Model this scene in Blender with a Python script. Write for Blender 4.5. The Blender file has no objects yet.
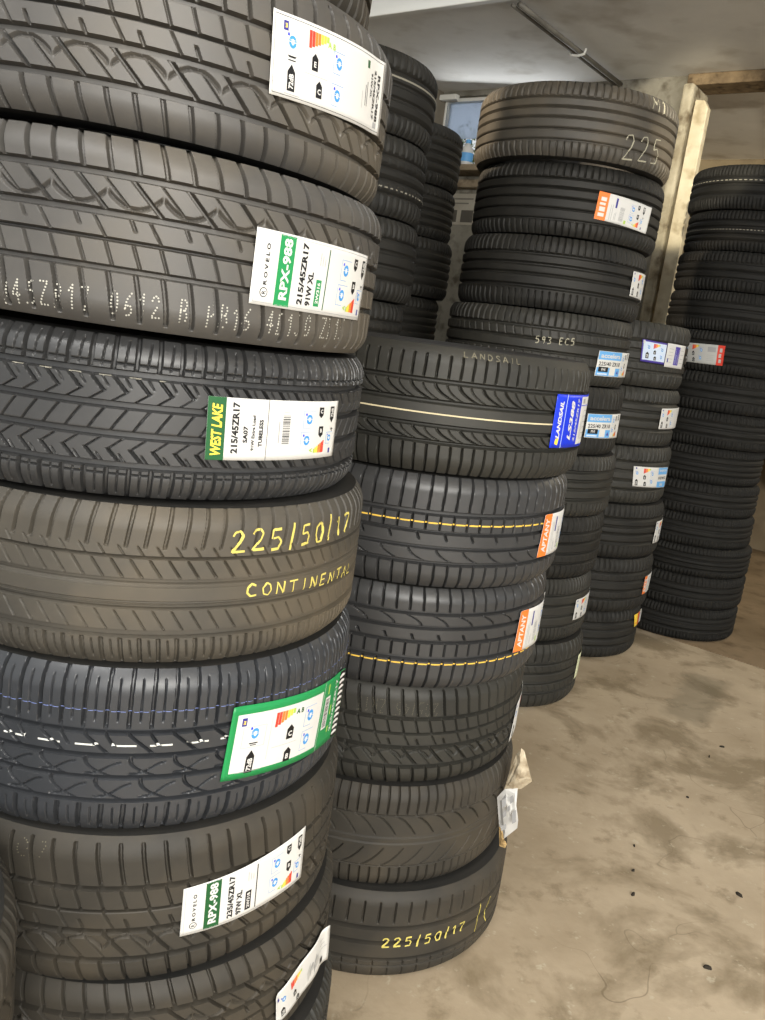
import bpy, math, random
import numpy as np
from mathutils import Matrix, Vector
random.seed(4); rng = np.random.default_rng(7)
SC = bpy.context.scene; COL = SC.collection
PI = math.pi

# ------------------------------------------------------------------ materials
def mat_plain(name, rgb, rough=.6, spec=.4):
    m = bpy.data.materials.new(name); m.use_nodes = True
    b = m.node_tree.nodes['Principled BSDF']
    b.inputs['Base Color'].default_value = (*rgb, 1); b.inputs['Roughness'].default_value = rough
    b.inputs['Specular IOR Level'].default_value = spec
    return m
def srgb(*c): return tuple(((x/255+.055)/1.055)**2.4 if x > 10 else x/255/12.92 for x in c)
def mat_mottled(name, c1, c2, scale=6, rough=.7, spec=.3, lo=.35, hi=.65, detail=6, c3=None, scale3=40, bump=0, bscale=60, rvar=.0):
    """two (or three) colours mixed by noise in object space, with an optional fine bump"""
    m = bpy.data.materials.new(name); m.use_nodes = True
    nt = m.node_tree; N = nt.nodes; Lk = nt.links; b = N['Principled BSDF']
    tc = N.new('ShaderNodeTexCoord')
    n1 = N.new('ShaderNodeTexNoise'); n1.inputs['Scale'].default_value = scale; n1.inputs['Detail'].default_value = detail
    n1.inputs['Roughness'].default_value = .62
    Lk.new(tc.outputs['Object'], n1.inputs['Vector'])
    r = N.new('ShaderNodeValToRGB'); r.color_ramp.elements[0].position = lo; r.color_ramp.elements[1].position = hi
    r.color_ramp.elements[0].color = (*c1, 1); r.color_ramp.elements[1].color = (*c2, 1)
    Lk.new(n1.outputs['Fac'], r.inputs['Fac'])
    out = r.outputs['Color']
    if c3:
        n2 = N.new('ShaderNodeTexNoise'); n2.inputs['Scale'].default_value = scale3; n2.inputs['Detail'].default_value = 4
        Lk.new(tc.outputs['Object'], n2.inputs['Vector'])
        r2 = N.new('ShaderNodeValToRGB'); r2.color_ramp.elements[0].position = .52; r2.color_ramp.elements[1].position = .72
        Lk.new(n2.outputs['Fac'], r2.inputs['Fac'])
        mx = N.new('ShaderNodeMix'); mx.data_type = 'RGBA'
        Lk.new(r2.outputs['Color'], mx.inputs[0]); Lk.new(out, mx.inputs[6]); mx.inputs[7].default_value = (*c3, 1)
        out = mx.outputs[2]
    Lk.new(out, b.inputs['Base Color'])
    b.inputs['Roughness'].default_value = rough; b.inputs['Specular IOR Level'].default_value = spec
    if rvar:
        mr = N.new('ShaderNodeMapRange'); mr.inputs[3].default_value = rough-rvar; mr.inputs[4].default_value = rough+rvar
        Lk.new(n1.outputs['Fac'], mr.inputs[0]); Lk.new(mr.outputs[0], b.inputs['Roughness'])
    if bump:
        n3 = N.new('ShaderNodeTexNoise'); n3.inputs['Scale'].default_value = bscale; n3.inputs['Detail'].default_value = 5
        Lk.new(tc.outputs['Object'], n3.inputs['Vector'])
        bp = N.new('ShaderNodeBump'); bp.inputs['Strength'].default_value = bump; bp.inputs['Distance'].default_value = .01
        Lk.new(n3.outputs['Fac'], bp.inputs['Height']); Lk.new(bp.outputs['Normal'], b.inputs['Normal'])
    return m

RUB = {
 'grey':  mat_mottled('rubber_worn_grey', (.050,.047,.043), (.068,.064,.058), 9, .52, .5, c3=(.085,.073,.055), scale3=5, rvar=.06),
 'tan':   mat_mottled('rubber_dusty_tan', (.042,.038,.031), (.066,.058,.045), 8, .58, .42, c3=(.095,.077,.052), scale3=5, rvar=.06),
 'black': mat_mottled('rubber_new_black', (.027,.027,.027), (.036,.036,.036), 10, .42, .5, rvar=.05),
 'blue':  mat_mottled('rubber_new_cold_black', (.026,.028,.031), (.034,.036,.040), 10, .40, .5, rvar=.05),
 'brown': mat_mottled('rubber_dusty_brown', (.026,.0235,.019), (.041,.036,.028), 7, .62, .32, c3=(.056,.046,.032), scale3=6, rvar=.05),
 'olive': mat_mottled('rubber_dull_black', (.020,.0195,.0165), (.031,.0295,.024), 8, .56, .36, rvar=.06),
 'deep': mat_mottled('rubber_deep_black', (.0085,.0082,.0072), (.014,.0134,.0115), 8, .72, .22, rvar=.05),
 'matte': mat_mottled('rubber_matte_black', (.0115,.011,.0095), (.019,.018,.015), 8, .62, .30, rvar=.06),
}
SIDE = mat_mottled('rubber_sidewall', (.015,.015,.014), (.024,.0225,.020), 12, .55, .35)
MAT = {k: mat_plain('print_'+k, srgb(*c), r) for k, c, r in [
 ('white',(204,203,199),.5), ('paper',(212,211,206),.5), ('green',(28,132,72),.4), ('dark_green',(24,82,42),.4), ('black',(16,16,18),.5),
 ('blue',(60,140,205),.45), ('deep_blue',(14,50,205),.35), ('navy',(50,48,130),.45), ('sky',(100,165,220),.45), ('red',(205,60,42),.45),
 ('orange',(236,122,48),.45), ('yellow',(238,205,70),.45), ('lime',(160,190,80),.45), ('grey',(150,150,150),.5), ('silver',(176,176,172),.4),
 ('cream',(225,228,190),.5), ('pale_blue',(200,214,232),.5), ('violet',(75,62,150),.45)]}
CHALK_Y = mat_plain('chalk_yellow', srgb(196,182,98), .9, .1)
CHALK_W = mat_plain('chalk_white', srgb(158,154,136), .9, .1)
DOTS = mat_plain('stamp_ink_grey', srgb(172,170,160), .9, .1)
DOTS2 = mat_plain('stamp_ink_faded', srgb(104,100,86), .9, .1)
PAINT = {'yellow': mat_plain('paint_yellow', srgb(214,176,70), .7), 'cream': mat_plain('paint_cream', srgb(196,184,150), .7),
         'blue': mat_plain('paint_blue', srgb(112,126,178), .7), 'white': mat_plain('paint_white', srgb(205,205,198), .7), 'dim': mat_plain('paint_dim_white', srgb(128,124,112), .8)}

# ------------------------------------------------------------------ mesh helpers
def link(name, verts, faces, mats, parent=None, mi=None, smooth=True, sharp=0):
    """one mesh object from numpy / list data; faces: (n,4) array or list of tuples"""
    me = bpy.data.meshes.new(name)
    if isinstance(faces, np.ndarray):
        nv = len(verts); nf, k = faces.shape
        me.vertices.add(nv); me.vertices.foreach_set('co', np.asarray(verts, np.float32).ravel())
        me.loops.add(nf*k); me.loops.foreach_set('vertex_index', faces.astype(np.int32).ravel())
        me.polygons.add(nf); me.polygons.foreach_set('loop_start', np.arange(0, nf*k, k, dtype=np.int32))
        me.polygons.foreach_set('loop_total', np.full(nf, k, np.int32))
    else:
        me.from_pydata([tuple(map(float, v)) for v in verts], [], faces)
    if not isinstance(mats, (list, tuple)): mats = [mats]
    for m in mats: me.materials.append(m)
    if mi is not None: me.polygons.foreach_set('material_index', np.asarray(mi, np.int32))
    me.polygons.foreach_set('use_smooth', np.full(len(me.polygons), smooth))
    me.update(calc_edges=True); me.validate()
    if sharp: me.set_sharp_from_angle(angle=math.radians(sharp))
    o = bpy.data.objects.new(name, me); COL.objects.link(o)
    if parent is not None: o.parent = parent
    return o
def tag(o, label=None, cat=None, group=None, kind=None):
    for k, v in (('label', label), ('category', cat), ('group', group), ('kind', kind)):
        if v: o[k] = v
    return o
def grid_faces(nr, nc, close=False, flip=False):
    i = np.arange(nr-1)[:, None]; j = np.arange(nc if close else nc-1)[None, :]; j2 = (j+1) % nc
    a, b, c, d = i*nc+j, i*nc+j2, (i+1)*nc+j2, (i+1)*nc+j
    f = np.stack(np.broadcast_arrays(a, b, c, d), -1).reshape(-1, 4)
    return f[:, ::-1] if flip else f
class MB:
    """collects boxes / prisms / tubes into one mesh"""
    def __init__(s): s.v = []; s.f = []
    def add(s, v, f):
        n = len(s.v); s.v += [tuple(p) for p in v]; s.f += [tuple(i+n for i in q) for q in f]
    def prism(s, pts, dz):
        """pts: closed 3D outline, dz: extrusion vector"""
        n = len(pts); P = [Vector(p) for p in pts]; d = Vector(dz)
        s.add(P+[p+d for p in P], [tuple(range(n))[::-1], tuple(range(n, 2*n))]+[(i, (i+1) % n, n+(i+1) % n, n+i) for i in range(n)])
    def tube(s, pts, r, seg=10):
        P = [Vector(p) for p in pts]; n = len(P); v = []; rr = r if isinstance(r, (list, tuple)) else [r]*n
        for i, p in enumerate(P):
            t = (P[min(i+1, n-1)]-P[max(i-1, 0)]).normalized()
            a = t.orthogonal().normalized() if i == 0 else (a-t*a.dot(t)).normalized()
            b = t.cross(a)
            v += [p+(a*math.cos(2*PI*k/seg)+b*math.sin(2*PI*k/seg))*rr[i] for k in range(seg)]
        f = [(i*seg+k, i*seg+(k+1) % seg, (i+1)*seg+(k+1) % seg, (i+1)*seg+k) for i in range(n-1) for k in range(seg)]
        f += [tuple(range(seg))[::-1], tuple(range((n-1)*seg, n*seg))]
        s.add(v, f)
    def build(s, name, m, parent=None, smooth=False): return link(name, s.v, s.f, m, parent, smooth=smooth)
def bevel(o, w=.01, seg=2):
    md = o.modifiers.new('bevel', 'BEVEL'); md.width = w; md.segments = seg; md.limit_method = 'ANGLE'; return o

# room axes: u runs into the room along the row of stacks, v to the right
AZ = math.radians(36)
def UV(u, v, z=0): return Vector((u*math.sin(AZ)+v*math.cos(AZ), u*math.cos(AZ)-v*math.sin(AZ), z))
def uvbox(mb, u0, u1, v0, v1, z0, z1):
    mb.prism([UV(u0, v0, z0), UV(u0, v1, z0), UV(u1, v1, z0), UV(u1, v0, z0)], (0, 0, z1-z0)); return mb
def structure(name, boxes, m, bw=0):
    mb = MB()
    for b in boxes: uvbox(mb, *b)
    o = mb.build(name, m); o['kind'] = 'structure'
    if bw: bevel(o, bw)
    return o

# ------------------------------------------------------------------ tread patterns
# every pattern returns the groove depth in metres at (S, T): S metres round the tyre, T in -1..1 across (up)
SOFT = .0007
def sst(d, hw, soft=None):
    soft = soft or SOFT
    return np.clip((hw-np.abs(d))/soft*.5+.5, 0, 1)
def _sst0(d, hw, soft=.0011): return np.clip((hw-np.abs(d))/soft*.5+.5, 0, 1)
def per(S, P, s0=0): q = (S-s0)/P; return (q-np.round(q))*P
def band(T, a, b, soft=.03): return np.clip((T-a)/soft+.5, 0, 1)*np.clip((b-T)/soft+.5, 0, 1)
def grooves(T, hw, lst, deep=.009):
    d = 0
    for t, w in lst: d = np.maximum(d, sst((T-t)*hw, w)*deep)
    return d
def slots(S, T, R, n, a, b, slope=0., w=.0021, deep=.0072, off=0., bend=0., taper=0.):
    P = 2*PI*R/n; x = (T-a)/(b-a)
    s0 = off*P+slope*x+bend*x*x
    ww = w*(1-taper*np.clip(x, 0, 1))
    return sst(per(S, P, s0), ww)*band(T, min(a, b), max(a, b))*deep
mx = lambda *a: np.maximum.reduce(np.broadcast_arrays(*a))
def p_arc(S, T, R, hw):            # asymmetric pattern with a band of arcs under the shoulder
    n = 72; P = 2*PI*R/n
    d = grooves(T, hw, [(.60,.0032), (.20,.0032), (-.08,.0016), (-.38,.0028)])
    d = mx(d, slots(S, T, R, n, .63, 1.05, -.008, .0020, bend=-.002))
    d = mx(d, slots(S, T, R, n/2, .2, .6, -.036, .0026))
    d = mx(d, slots(S, T, R, n/2, .2, .6, -.036, .0008, .004, off=.5))
    q = per(S, 2*P, .45*2*P)
    d = mx(d, sst((T-(.27+.15*(q/.026)**2))*hw/np.sqrt(1+(hw*.30*q/.026**2)**2), .0012, .0016)*band(q, -.025, .025, .002)*.005)
    d = mx(d, slots(S, T, R, n/2, -.08, .2, -.016, .0012, .004), slots(S, T, R, n/2, .04, .2, -.007, .0016, .005, off=.5))
    d = mx(d, slots(S, T, R, n, -.38, -.08, -.010, .0014, .005, off=.3))
    d = mx(d, slots(S, T, R, n, -.40, -.92, .012, .0020, off=.1, bend=-.004))
    return d
def p_chevron(S, T, R, hw):        # symmetric, four wide grooves, chevron ribs
    n = 82
    d = grooves(T, hw, [(.56,.0036), (.17,.0036), (-.19,.0036), (-.58,.0036)])
    d = mx(d, grooves(T, hw, [(.68,.0007), (-.69,.0007)], .004))
    d = mx(d, slots(S, T, R, n, .60, 1.05, .003, .0021, bend=-.002), slots(S, T, R, n, .64, .95, .003, .0008, .003, off=.5))
    d = mx(d, slots(S, T, R, n, -.62, -1.05, -.001, .0021), slots(S, T, R, n, -.64, -.95, -.001, .0008, .003, off=.5))
    d = mx(d, slots(S, T, R, n, .54, .34, .015, .0018), slots(S, T, R, n, .34, .18, -.020, .0009, .004, off=.72), slots(S, T, R, n, .54, .40, .008, .0008, .003, off=.5))
    d = mx(d, slots(S, T, R, n, -.38, -.57, .015, .0018), slots(S, T, R, n, -.38, -.20, .020, .0009, .004), slots(S, T, R, n, -.44, -.56, .008, .0008, .003, off=.5))
    d = mx(d, slots(S, T, R, n, -.18, .16, .016, .0010, .004, bend=.004))
    return d
def p_wide(S, T, R, hw):           # worn touring pattern: wide grooves, plain middle rib, slashed ribs
    n = 92
    d = grooves(T, hw, [(.40,.0012), (.10,.0030), (-.22,.0022), (-.57,.0038)], .006)
    d = mx(d, grooves(T, hw, [(.05,.0016), (-.17,.0012)], .003))
    d = mx(d, slots(S, T, R, n, .52, 1.0, .007, .0018, .005, taper=-.1), slots(S, T, R, n, .40, .53, -.008, .0009, .003, off=.0))
    d = mx(d, slots(S, T, R, n, .36, .15, .013, .0012, .004, off=.3), slots(S, T, R, n, -.28, -.52, .014, .0008, .003, off=.6))
    d = mx(d, slots(S, T, R, n, -.64, -1.0, .003, .0020, .005), slots(S, T, R, n, -.66, -.9, .003, .0008, .003, off=.5))
    return d
def p_hook(S, T, R, hw):           # fine new pattern: wavy hooked blades in the lower half
    n = 76
    d = grooves(T, hw, [(.29,.0030), (.0,.0024), (-.27,.0022), (-.56,.0020)])
    d = mx(d, slots(S, T, R, n, .34, 1.05, .001, .0018, bend=.002), slots(S, T, R, n, .42, .9, .001, .0008, .003, off=.5))
    d = mx(d, slots(S, T, R, n/2, .27, .02, .030, .0020), slots(S, T, R, n/2, .27, .12, .010, .0014, off=.5))
    P = 2*PI*R/(n/2)
    for a, b, o in ((-.03, -.25, .1), (-.29, -.54, .35)):
        x = (T-a)/(b-a); q = per(S, P, o*P+.006*x+.024*np.clip(x, 0, 1)**2-.004*np.sin(x*PI))
        d = mx(d, sst(q, .0018)*band(T, b, a)*.006)
        q2 = per(S, P, (o+.45)*P)
        d = mx(d, sst((T-(a+(b-a)*(.55-.35*np.tanh(q2/.012))))*hw, .0010)*band(q2, -.024, .016, .003)*.004)
    d = mx(d, slots(S, T, R, n, -.62, -1.0, -.002, .0024), slots(S, T, R, n, -.66, -.9, 0, .0007, .003, off=.5))
    return d
def p_scoop(S, T, R, hw):          # two grooves each side, curved blades, plain centre
    n = 96; P = 2*PI*R/(n/2)
    d = grooves(T, hw, [(.46,.0028), (.14,.0030), (-.24,.0030), (-.50,.0028)])
    d = mx(d, slots(S, T, R, n, .52, .86, .001, .0014), slots(S, T, R, n, -.55, -1.05, .002, .0014))
    for a, b, o in ((.43, .17, 0), (-.26, -.48, .3)):
        x = (T-a)/(b-a); q = per(S, P, o*P+.032*x*x+.004*x)
        d = mx(d, sst(q, .0021)*band(T, b, a)*.006, sst(per(S, P, (o+.5)*P+.03*x*x), .001)*band(T, b, a)*.004)
    return d
def p_block(S, T, R, hw):          # ribs with notches, blocks under the shoulder groove
    n = 80; P = 2*PI*R/n
    d = grooves(T, hw, [(.36,.0034), (.02,.0024), (-.26,.0024), (-.54,.0026)])
    d = mx(d, slots(S, T, R, n, .40, 1.05, .003, .0015), slots(S, T, R, n, .06, .34, .0, .0013))
    d = mx(d, slots(S, T, R, n/2, .02, -.12, .006, .0016, off=.2))
    x = (T+.28)/-.24; d = mx(d, sst(per(S, 2*P, .034*x*x), .0013)*band(T, -.52, -.28)*.005)
    d = mx(d, slots(S, T, R, n, -.56, -1.05, .002, .0014))
    return d
def p_feather(S, T, R, hw):        # close shoulder slots and feathered blades meeting the middle
    n = 100; P = 2*PI*R/(n/2)
    d = mx(slots(S, T, R, n, .50, 1.02, .001, .0014, .005), slots(S, T, R, n, -.58, -1.02, .001, .0014, .005))
    for a, b, o in ((.46, .10, 0), (-.52, -.18, .5)):
        x = (T-a)/(b-a); q = per(S, P, o*P+.040*np.clip(x, 0, 1)**.6)
        d = mx(d, sst(q, .0016*(1.15-.7*np.clip(x, 0, 1)))*band(T, min(a, b), max(a, b))*.005)
    d = mx(d, grooves(T, hw, [(.04,.0010), (-.08,.0010), (.48,.0009), (-.55,.0009)], .003))
    return d
def p_plainrib(S, T, R, hw):       # three plain grooves, tapered slots on the upper shoulder only
    n = 64
    d = grooves(T, hw, [(.24,.0034), (-.10,.0034), (-.50,.0030)])
    d = mx(d, grooves(T, hw, [(.28,.0010), (-.66,.0008)], .003))
    d = mx(d, slots(S, T, R, n, .36, .82, .001, .0018, .005, taper=.3))
    d = mx(d, slots(S, T, R, n, -.54, -.66, .0, .0012, .004), slots(S, T, R, n, -.70, -1., .002, .0010, .003))
    return d
def ribs(gl, n=84, a=.55, slope=.002, rib=0, ribslope=.008, w=.0016, gw=.0034):
    def f(S, T, R, hw):
        d = grooves(T, hw, [(t, gw) for t in gl])
        d = mx(d, slots(S, T, R, n, a, 1.05, slope, w), slots(S, T, R, n, -a, -1.05, slope, w))
        if rib: d = mx(d, slots(S, T, R, rib, gl[0]-.02, gl[1]+.02, ribslope, .0011, .004), slots(S, T, R, rib, gl[-2]-.02, gl[-1]+.02, ribslope, .0011, .004, off=.4))
        return d
    return f
def flipped(f): return lambda S, T, R, hw: f(-S, -T, R, hw)

# ------------------------------------------------------------------ tyres
def prof(R, T):
    x = np.abs(T); k = np.clip((x-.72)/.28, 0, 1)
    return R*(1-.004*x*x)-.041*R*k*k
FILL = .988; KZ = .985
class Tyre:
    """an Empty at the base of the tyre, tread and two sidewalls under it; remembers its shape for things put on it"""
    def __init__(s, c, w, R, pattern, rub, label, group, na, nt, tilt=0):
        s.R, s.w, s.hw, s.pat = R, w, w/2, pattern
        s.root = o = bpy.data.objects.new('tyre', None); COL.objects.link(o); o.empty_display_size = .1
        o.location = c; o.rotation_euler = (0, math.radians(tilt), 0)
        tag(o, label, 'tyre', group)
        face = math.atan2(-c[1], -c[0])
        front = math.radians(90)
        a1 = np.linspace(face-front, face+front, na); nb = max(24, na//8)
        a2 = np.linspace(face+front, face-front+2*PI, nb+2)[1:-1]
        A = np.concatenate([a1, a2]); T = np.linspace(-1, 1, nt)
        S = A*R
        global SOFT
        SOFT = max(.0006, .95*2*front*R/na)
        D = pattern(S[None, :], T[:, None], R, s.hw*KZ)
        r = prof(R, T)[:, None]-D
        z = s.hw+T*s.hw*KZ*FILL
        X = r*np.cos(A)[None]; Y = r*np.sin(A)[None]; Z = np.broadcast_to(z[:, None], X.shape)
        link('tread', np.stack([X, Y, Z], -1).reshape(-1, 3), grid_faces(nt, len(A), True), rub, o, sharp=24)
        m = 96 if na > 300 else 64
        th = np.linspace(0, 2*PI, m, endpoint=False)
        pr = [(.9549,.984), (.938,.990), (.92,.992), (.915,.996), (.905,.996), (.88,1.0), (.84,1.0), (.80,.985), (.765,.94), (.755,.945), (.745,.93), (.715,.85), (.70,.80), (.685,.77), (.675,.72), (.685,.67),
              (.72,.72), (.78,.86), (.86,.93), (.91,.88), (.935,.70), (.94,.35), (.94,0)]
        P = np.array(pr)
        for sg in (1, -1):
            rr = P[:, 0]*R; zz = s.hw+sg*P[:, 1]*s.hw*FILL
            V = np.stack([rr[:, None]*np.cos(th), rr[:, None]*np.sin(th), np.broadcast_to(zz[:, None], (len(P), m))], -1).reshape(-1, 3)
            link('sidewall', V, grid_faces(len(P), m, True, flip=sg < 0), SIDE, o)
    def pt(s, a, t, off=.0, follow=False):
        """point(s) on the tread surface at angle a, height t, lifted by off; follow: dips into the grooves"""
        a = np.asarray(a, float); t = np.asarray(t, float)
        r = prof(s.R, np.clip(t, -1, 1))+off
        if follow: r = r-np.minimum(s.pat(a*s.R, t, s.R, s.hw*KZ), follow)
        return np.stack([r*np.cos(a), r*np.sin(a), s.hw+t*s.hw*KZ*FILL], -1)

def stripe(ty, t, m, width=.0022, a0=-PI, a1=PI, n=900, dash=None, name='painted_stripe'):
    a = np.linspace(a0, a1, n); h = width/ty.hw/2
    V = np.concatenate([ty.pt(a, t-h+0*a, .0006, .004), ty.pt(a, t+h+0*a, .0006, .004)])
    f = grid_faces(2, n)
    if dash:
        k = ((a[:-1]+a[1:])/2*ty.R/dash[0]) % 1 < dash[1]; f = f[k]
    return link(name, V, f, m, ty.root)

# --- hand-drawn letters: polylines in a box 1 high
G = {
 '0': [[(.3,1),(.08,.8),(.05,.4),(.2,0),(.45,.05),(.55,.5),(.48,.9),(.3,1)]], '1': [[(.05,.75),(.28,1),(.28,0)]], '2': [[(.05,.78),(.15,.97),(.38,1),(.5,.8),(.4,.5),(.05,.03),(.6,.05)]],
 '3': [[(.05,.95),(.45,.95),(.5,.75),(.25,.53),(.52,.4),(.48,.08),(.05,.02)]], '4': [[(.4,0),(.4,1),(.02,.35),(.55,.35)]], '5': [[(.5,1),(.12,.98),(.08,.55),(.35,.62),(.52,.4),(.42,.05),(.04,.02)]],
 '6': [[(.45,1),(.15,.7),(.05,.3),(.2,0),(.48,.1),(.5,.4),(.3,.5),(.08,.35)]], '7': [[(.02,.97),(.55,1),(.22,0)]], '8': [[(.3,.52),(.08,.75),(.3,1),(.5,.75),(.3,.52),(.05,.25),(.3,0),(.52,.25),(.3,.52)]], '9': [[(.5,.6),(.2,.55),(.1,.8),(.3,1),(.5,.85),(.5,.5),(.4,0)]],
 '/': [[(.12,-.12),(.3,1.2)]], '(': [[(.45,1.15),(.12,.7),(.1,.3),(.4,-.1)]], 'M': [[(0,0),(.08,1),(.3,.4),(.55,1),(.62,0)]],
 'C': [[(.55,.85),(.3,1),(.06,.7),(.04,.3),(.25,.02),(.58,.1)]], 'O': [[(.3,1),(.05,.6),(.12,.12),(.4,.0),(.58,.4),(.5,.85),(.3,1)]], 'N': [[(.05,0),(.08,1),(.5,.05),(.55,1)]],
 'T': [[(0,.95),(.6,1)],[(.3,1),(.28,0)]], 'I': [[(.25,1),(.22,0)]], 'E': [[(.5,1),(.08,.97),(.05,0),(.5,.04)],[(.06,.52),(.42,.54)]], 'A': [[(0,0),(.28,1),(.55,0)],[(.1,.36),(.46,.36)]], 'L': [[(.1,1),(.06,.03),(.5,.05)]],
 'Z': [[(.03,1),(.55,1),(.03,0),(.57,0)]], 'R': [[(.05,0),(.05,1),(.42,1),(.5,.75),(.4,.52),(.05,.5)],[(.3,.5),(.55,0)]], 'B': [[(.05,0),(.05,1),(.4,1),(.48,.78),(.36,.54),(.05,.52)],[(.36,.54),(.54,.3),(.42,0),(.05,0)]],
 'P': [[(.05,0),(.05,1),(.42,1),(.52,.76),(.4,.5),(.05,.48)]], 'J': [[(.5,1),(.48,.2),(.3,0),(.06,.12)]], 'S': [[(.52,.88),(.25,1),(.06,.78),(.28,.55),(.52,.3),(.35,.02),(.04,.1)]], 'D': [[(.06,0),(.06,1),(.35,.98),(.56,.55),(.36,.02),(.06,0)]], '-': [[(.1,.5),(.5,.5)]], ' ': [],
}
def strokes(txt, gap=.28, jitter=0):
    x = 0; out = []
    for ch in txt:
        dy = random.uniform(-jitter, jitter)
        for pl in G[ch]: out.append([(x+px, py+dy) for px, py in pl])
        x += (.45 if ch in 'I/1' else .62)+gap
    return out, x-gap
def handwrite(ty, txt, p0, p1, h, m, width=.0042, name='chalk_writing', dots=None, gap=.28, jitter=.05, rot=False, skip=0):
    """writes along the tread from (angle, t) p0 to p1, letters h high in t; dots: (pitch, size) for dotted stamping"""
    if ' ' in txt:
        _, Wt = strokes(txt, gap, 0); x = 0
        words = txt.split(' ')
        for wd in words:
            _, ww = strokes(wd, gap, 0); k = lambda v: ((p0[0]+(p1[0]-p0[0])*v/Wt), (p0[1]+(p1[1]-p0[1])*v/Wt))
            if rot: handwrite(ty, wd, k(Wt-x-ww), k(Wt-x), h, m, width, name, dots, gap, jitter, rot, skip)
            else: handwrite(ty, wd, k(x), k(x+ww), h, m, width, name, dots, gap, jitter, rot, skip)
            x += ww+gap+.62+gap
        return
    st, W = strokes(txt, gap, jitter); V = []; F = []
    H = h*ty.hw*KZ
    mapx = lambda x, y: ((p0[0]+(p1[0]-p0[0])*x/W), (p0[1]+(p1[1]-p0[1])*x/W+y*h))
    for pl in st:
        if rot: pl = [(W-x, 1-y) for x, y in pl]
        q = np.array([(mapx(x, y)[0]*ty.R, mapx(x, y)[1]*ty.hw*KZ) for x, y in pl])
        seg = np.hypot(*(q[1:]-q[:-1]).T); L = np.concatenate([[0], np.cumsum(seg)])
        step = dots[0] if dots else .0016
        u = np.linspace(0, L[-1], max(2, int(L[-1]/step)+1))
        x = np.interp(u, L, q[:, 0]); y = np.interp(u, L, q[:, 1])
        if dots:
            for a, b in zip(x, y):
                if random.random() < skip: continue
                e = dots[1]/2; n = len(V)
                ang = np.arange(6)*PI/3
                V += list(ty.pt((a+e*np.cos(ang))/ty.R, (b+e*np.sin(ang))/ty.hw/KZ, .0007, .004)); F.append(tuple(range(n, n+6)))
        else:
            tx = np.gradient(x); tyy = np.gradient(y); ln = np.hypot(tx, tyy)+1e-9
            ww = width/2*(1+.25*np.sin(u*90+random.random()*6))
            nx, ny = -tyy/ln*ww, tx/ln*ww
            A = ty.pt((x+nx)/ty.R, (y+ny)/ty.hw/KZ, .0009, .0012); B = ty.pt((x-nx)/ty.R, (y-ny)/ty.hw/KZ, .0009, .0012)
            n = len(V); V += list(A)+list(B); k = len(u)
            F += [(n+i, n+i+1, n+k+i+1, n+k+i) for i in range(k-1)]
    return link(name, V, F, m, ty.root)

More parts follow.
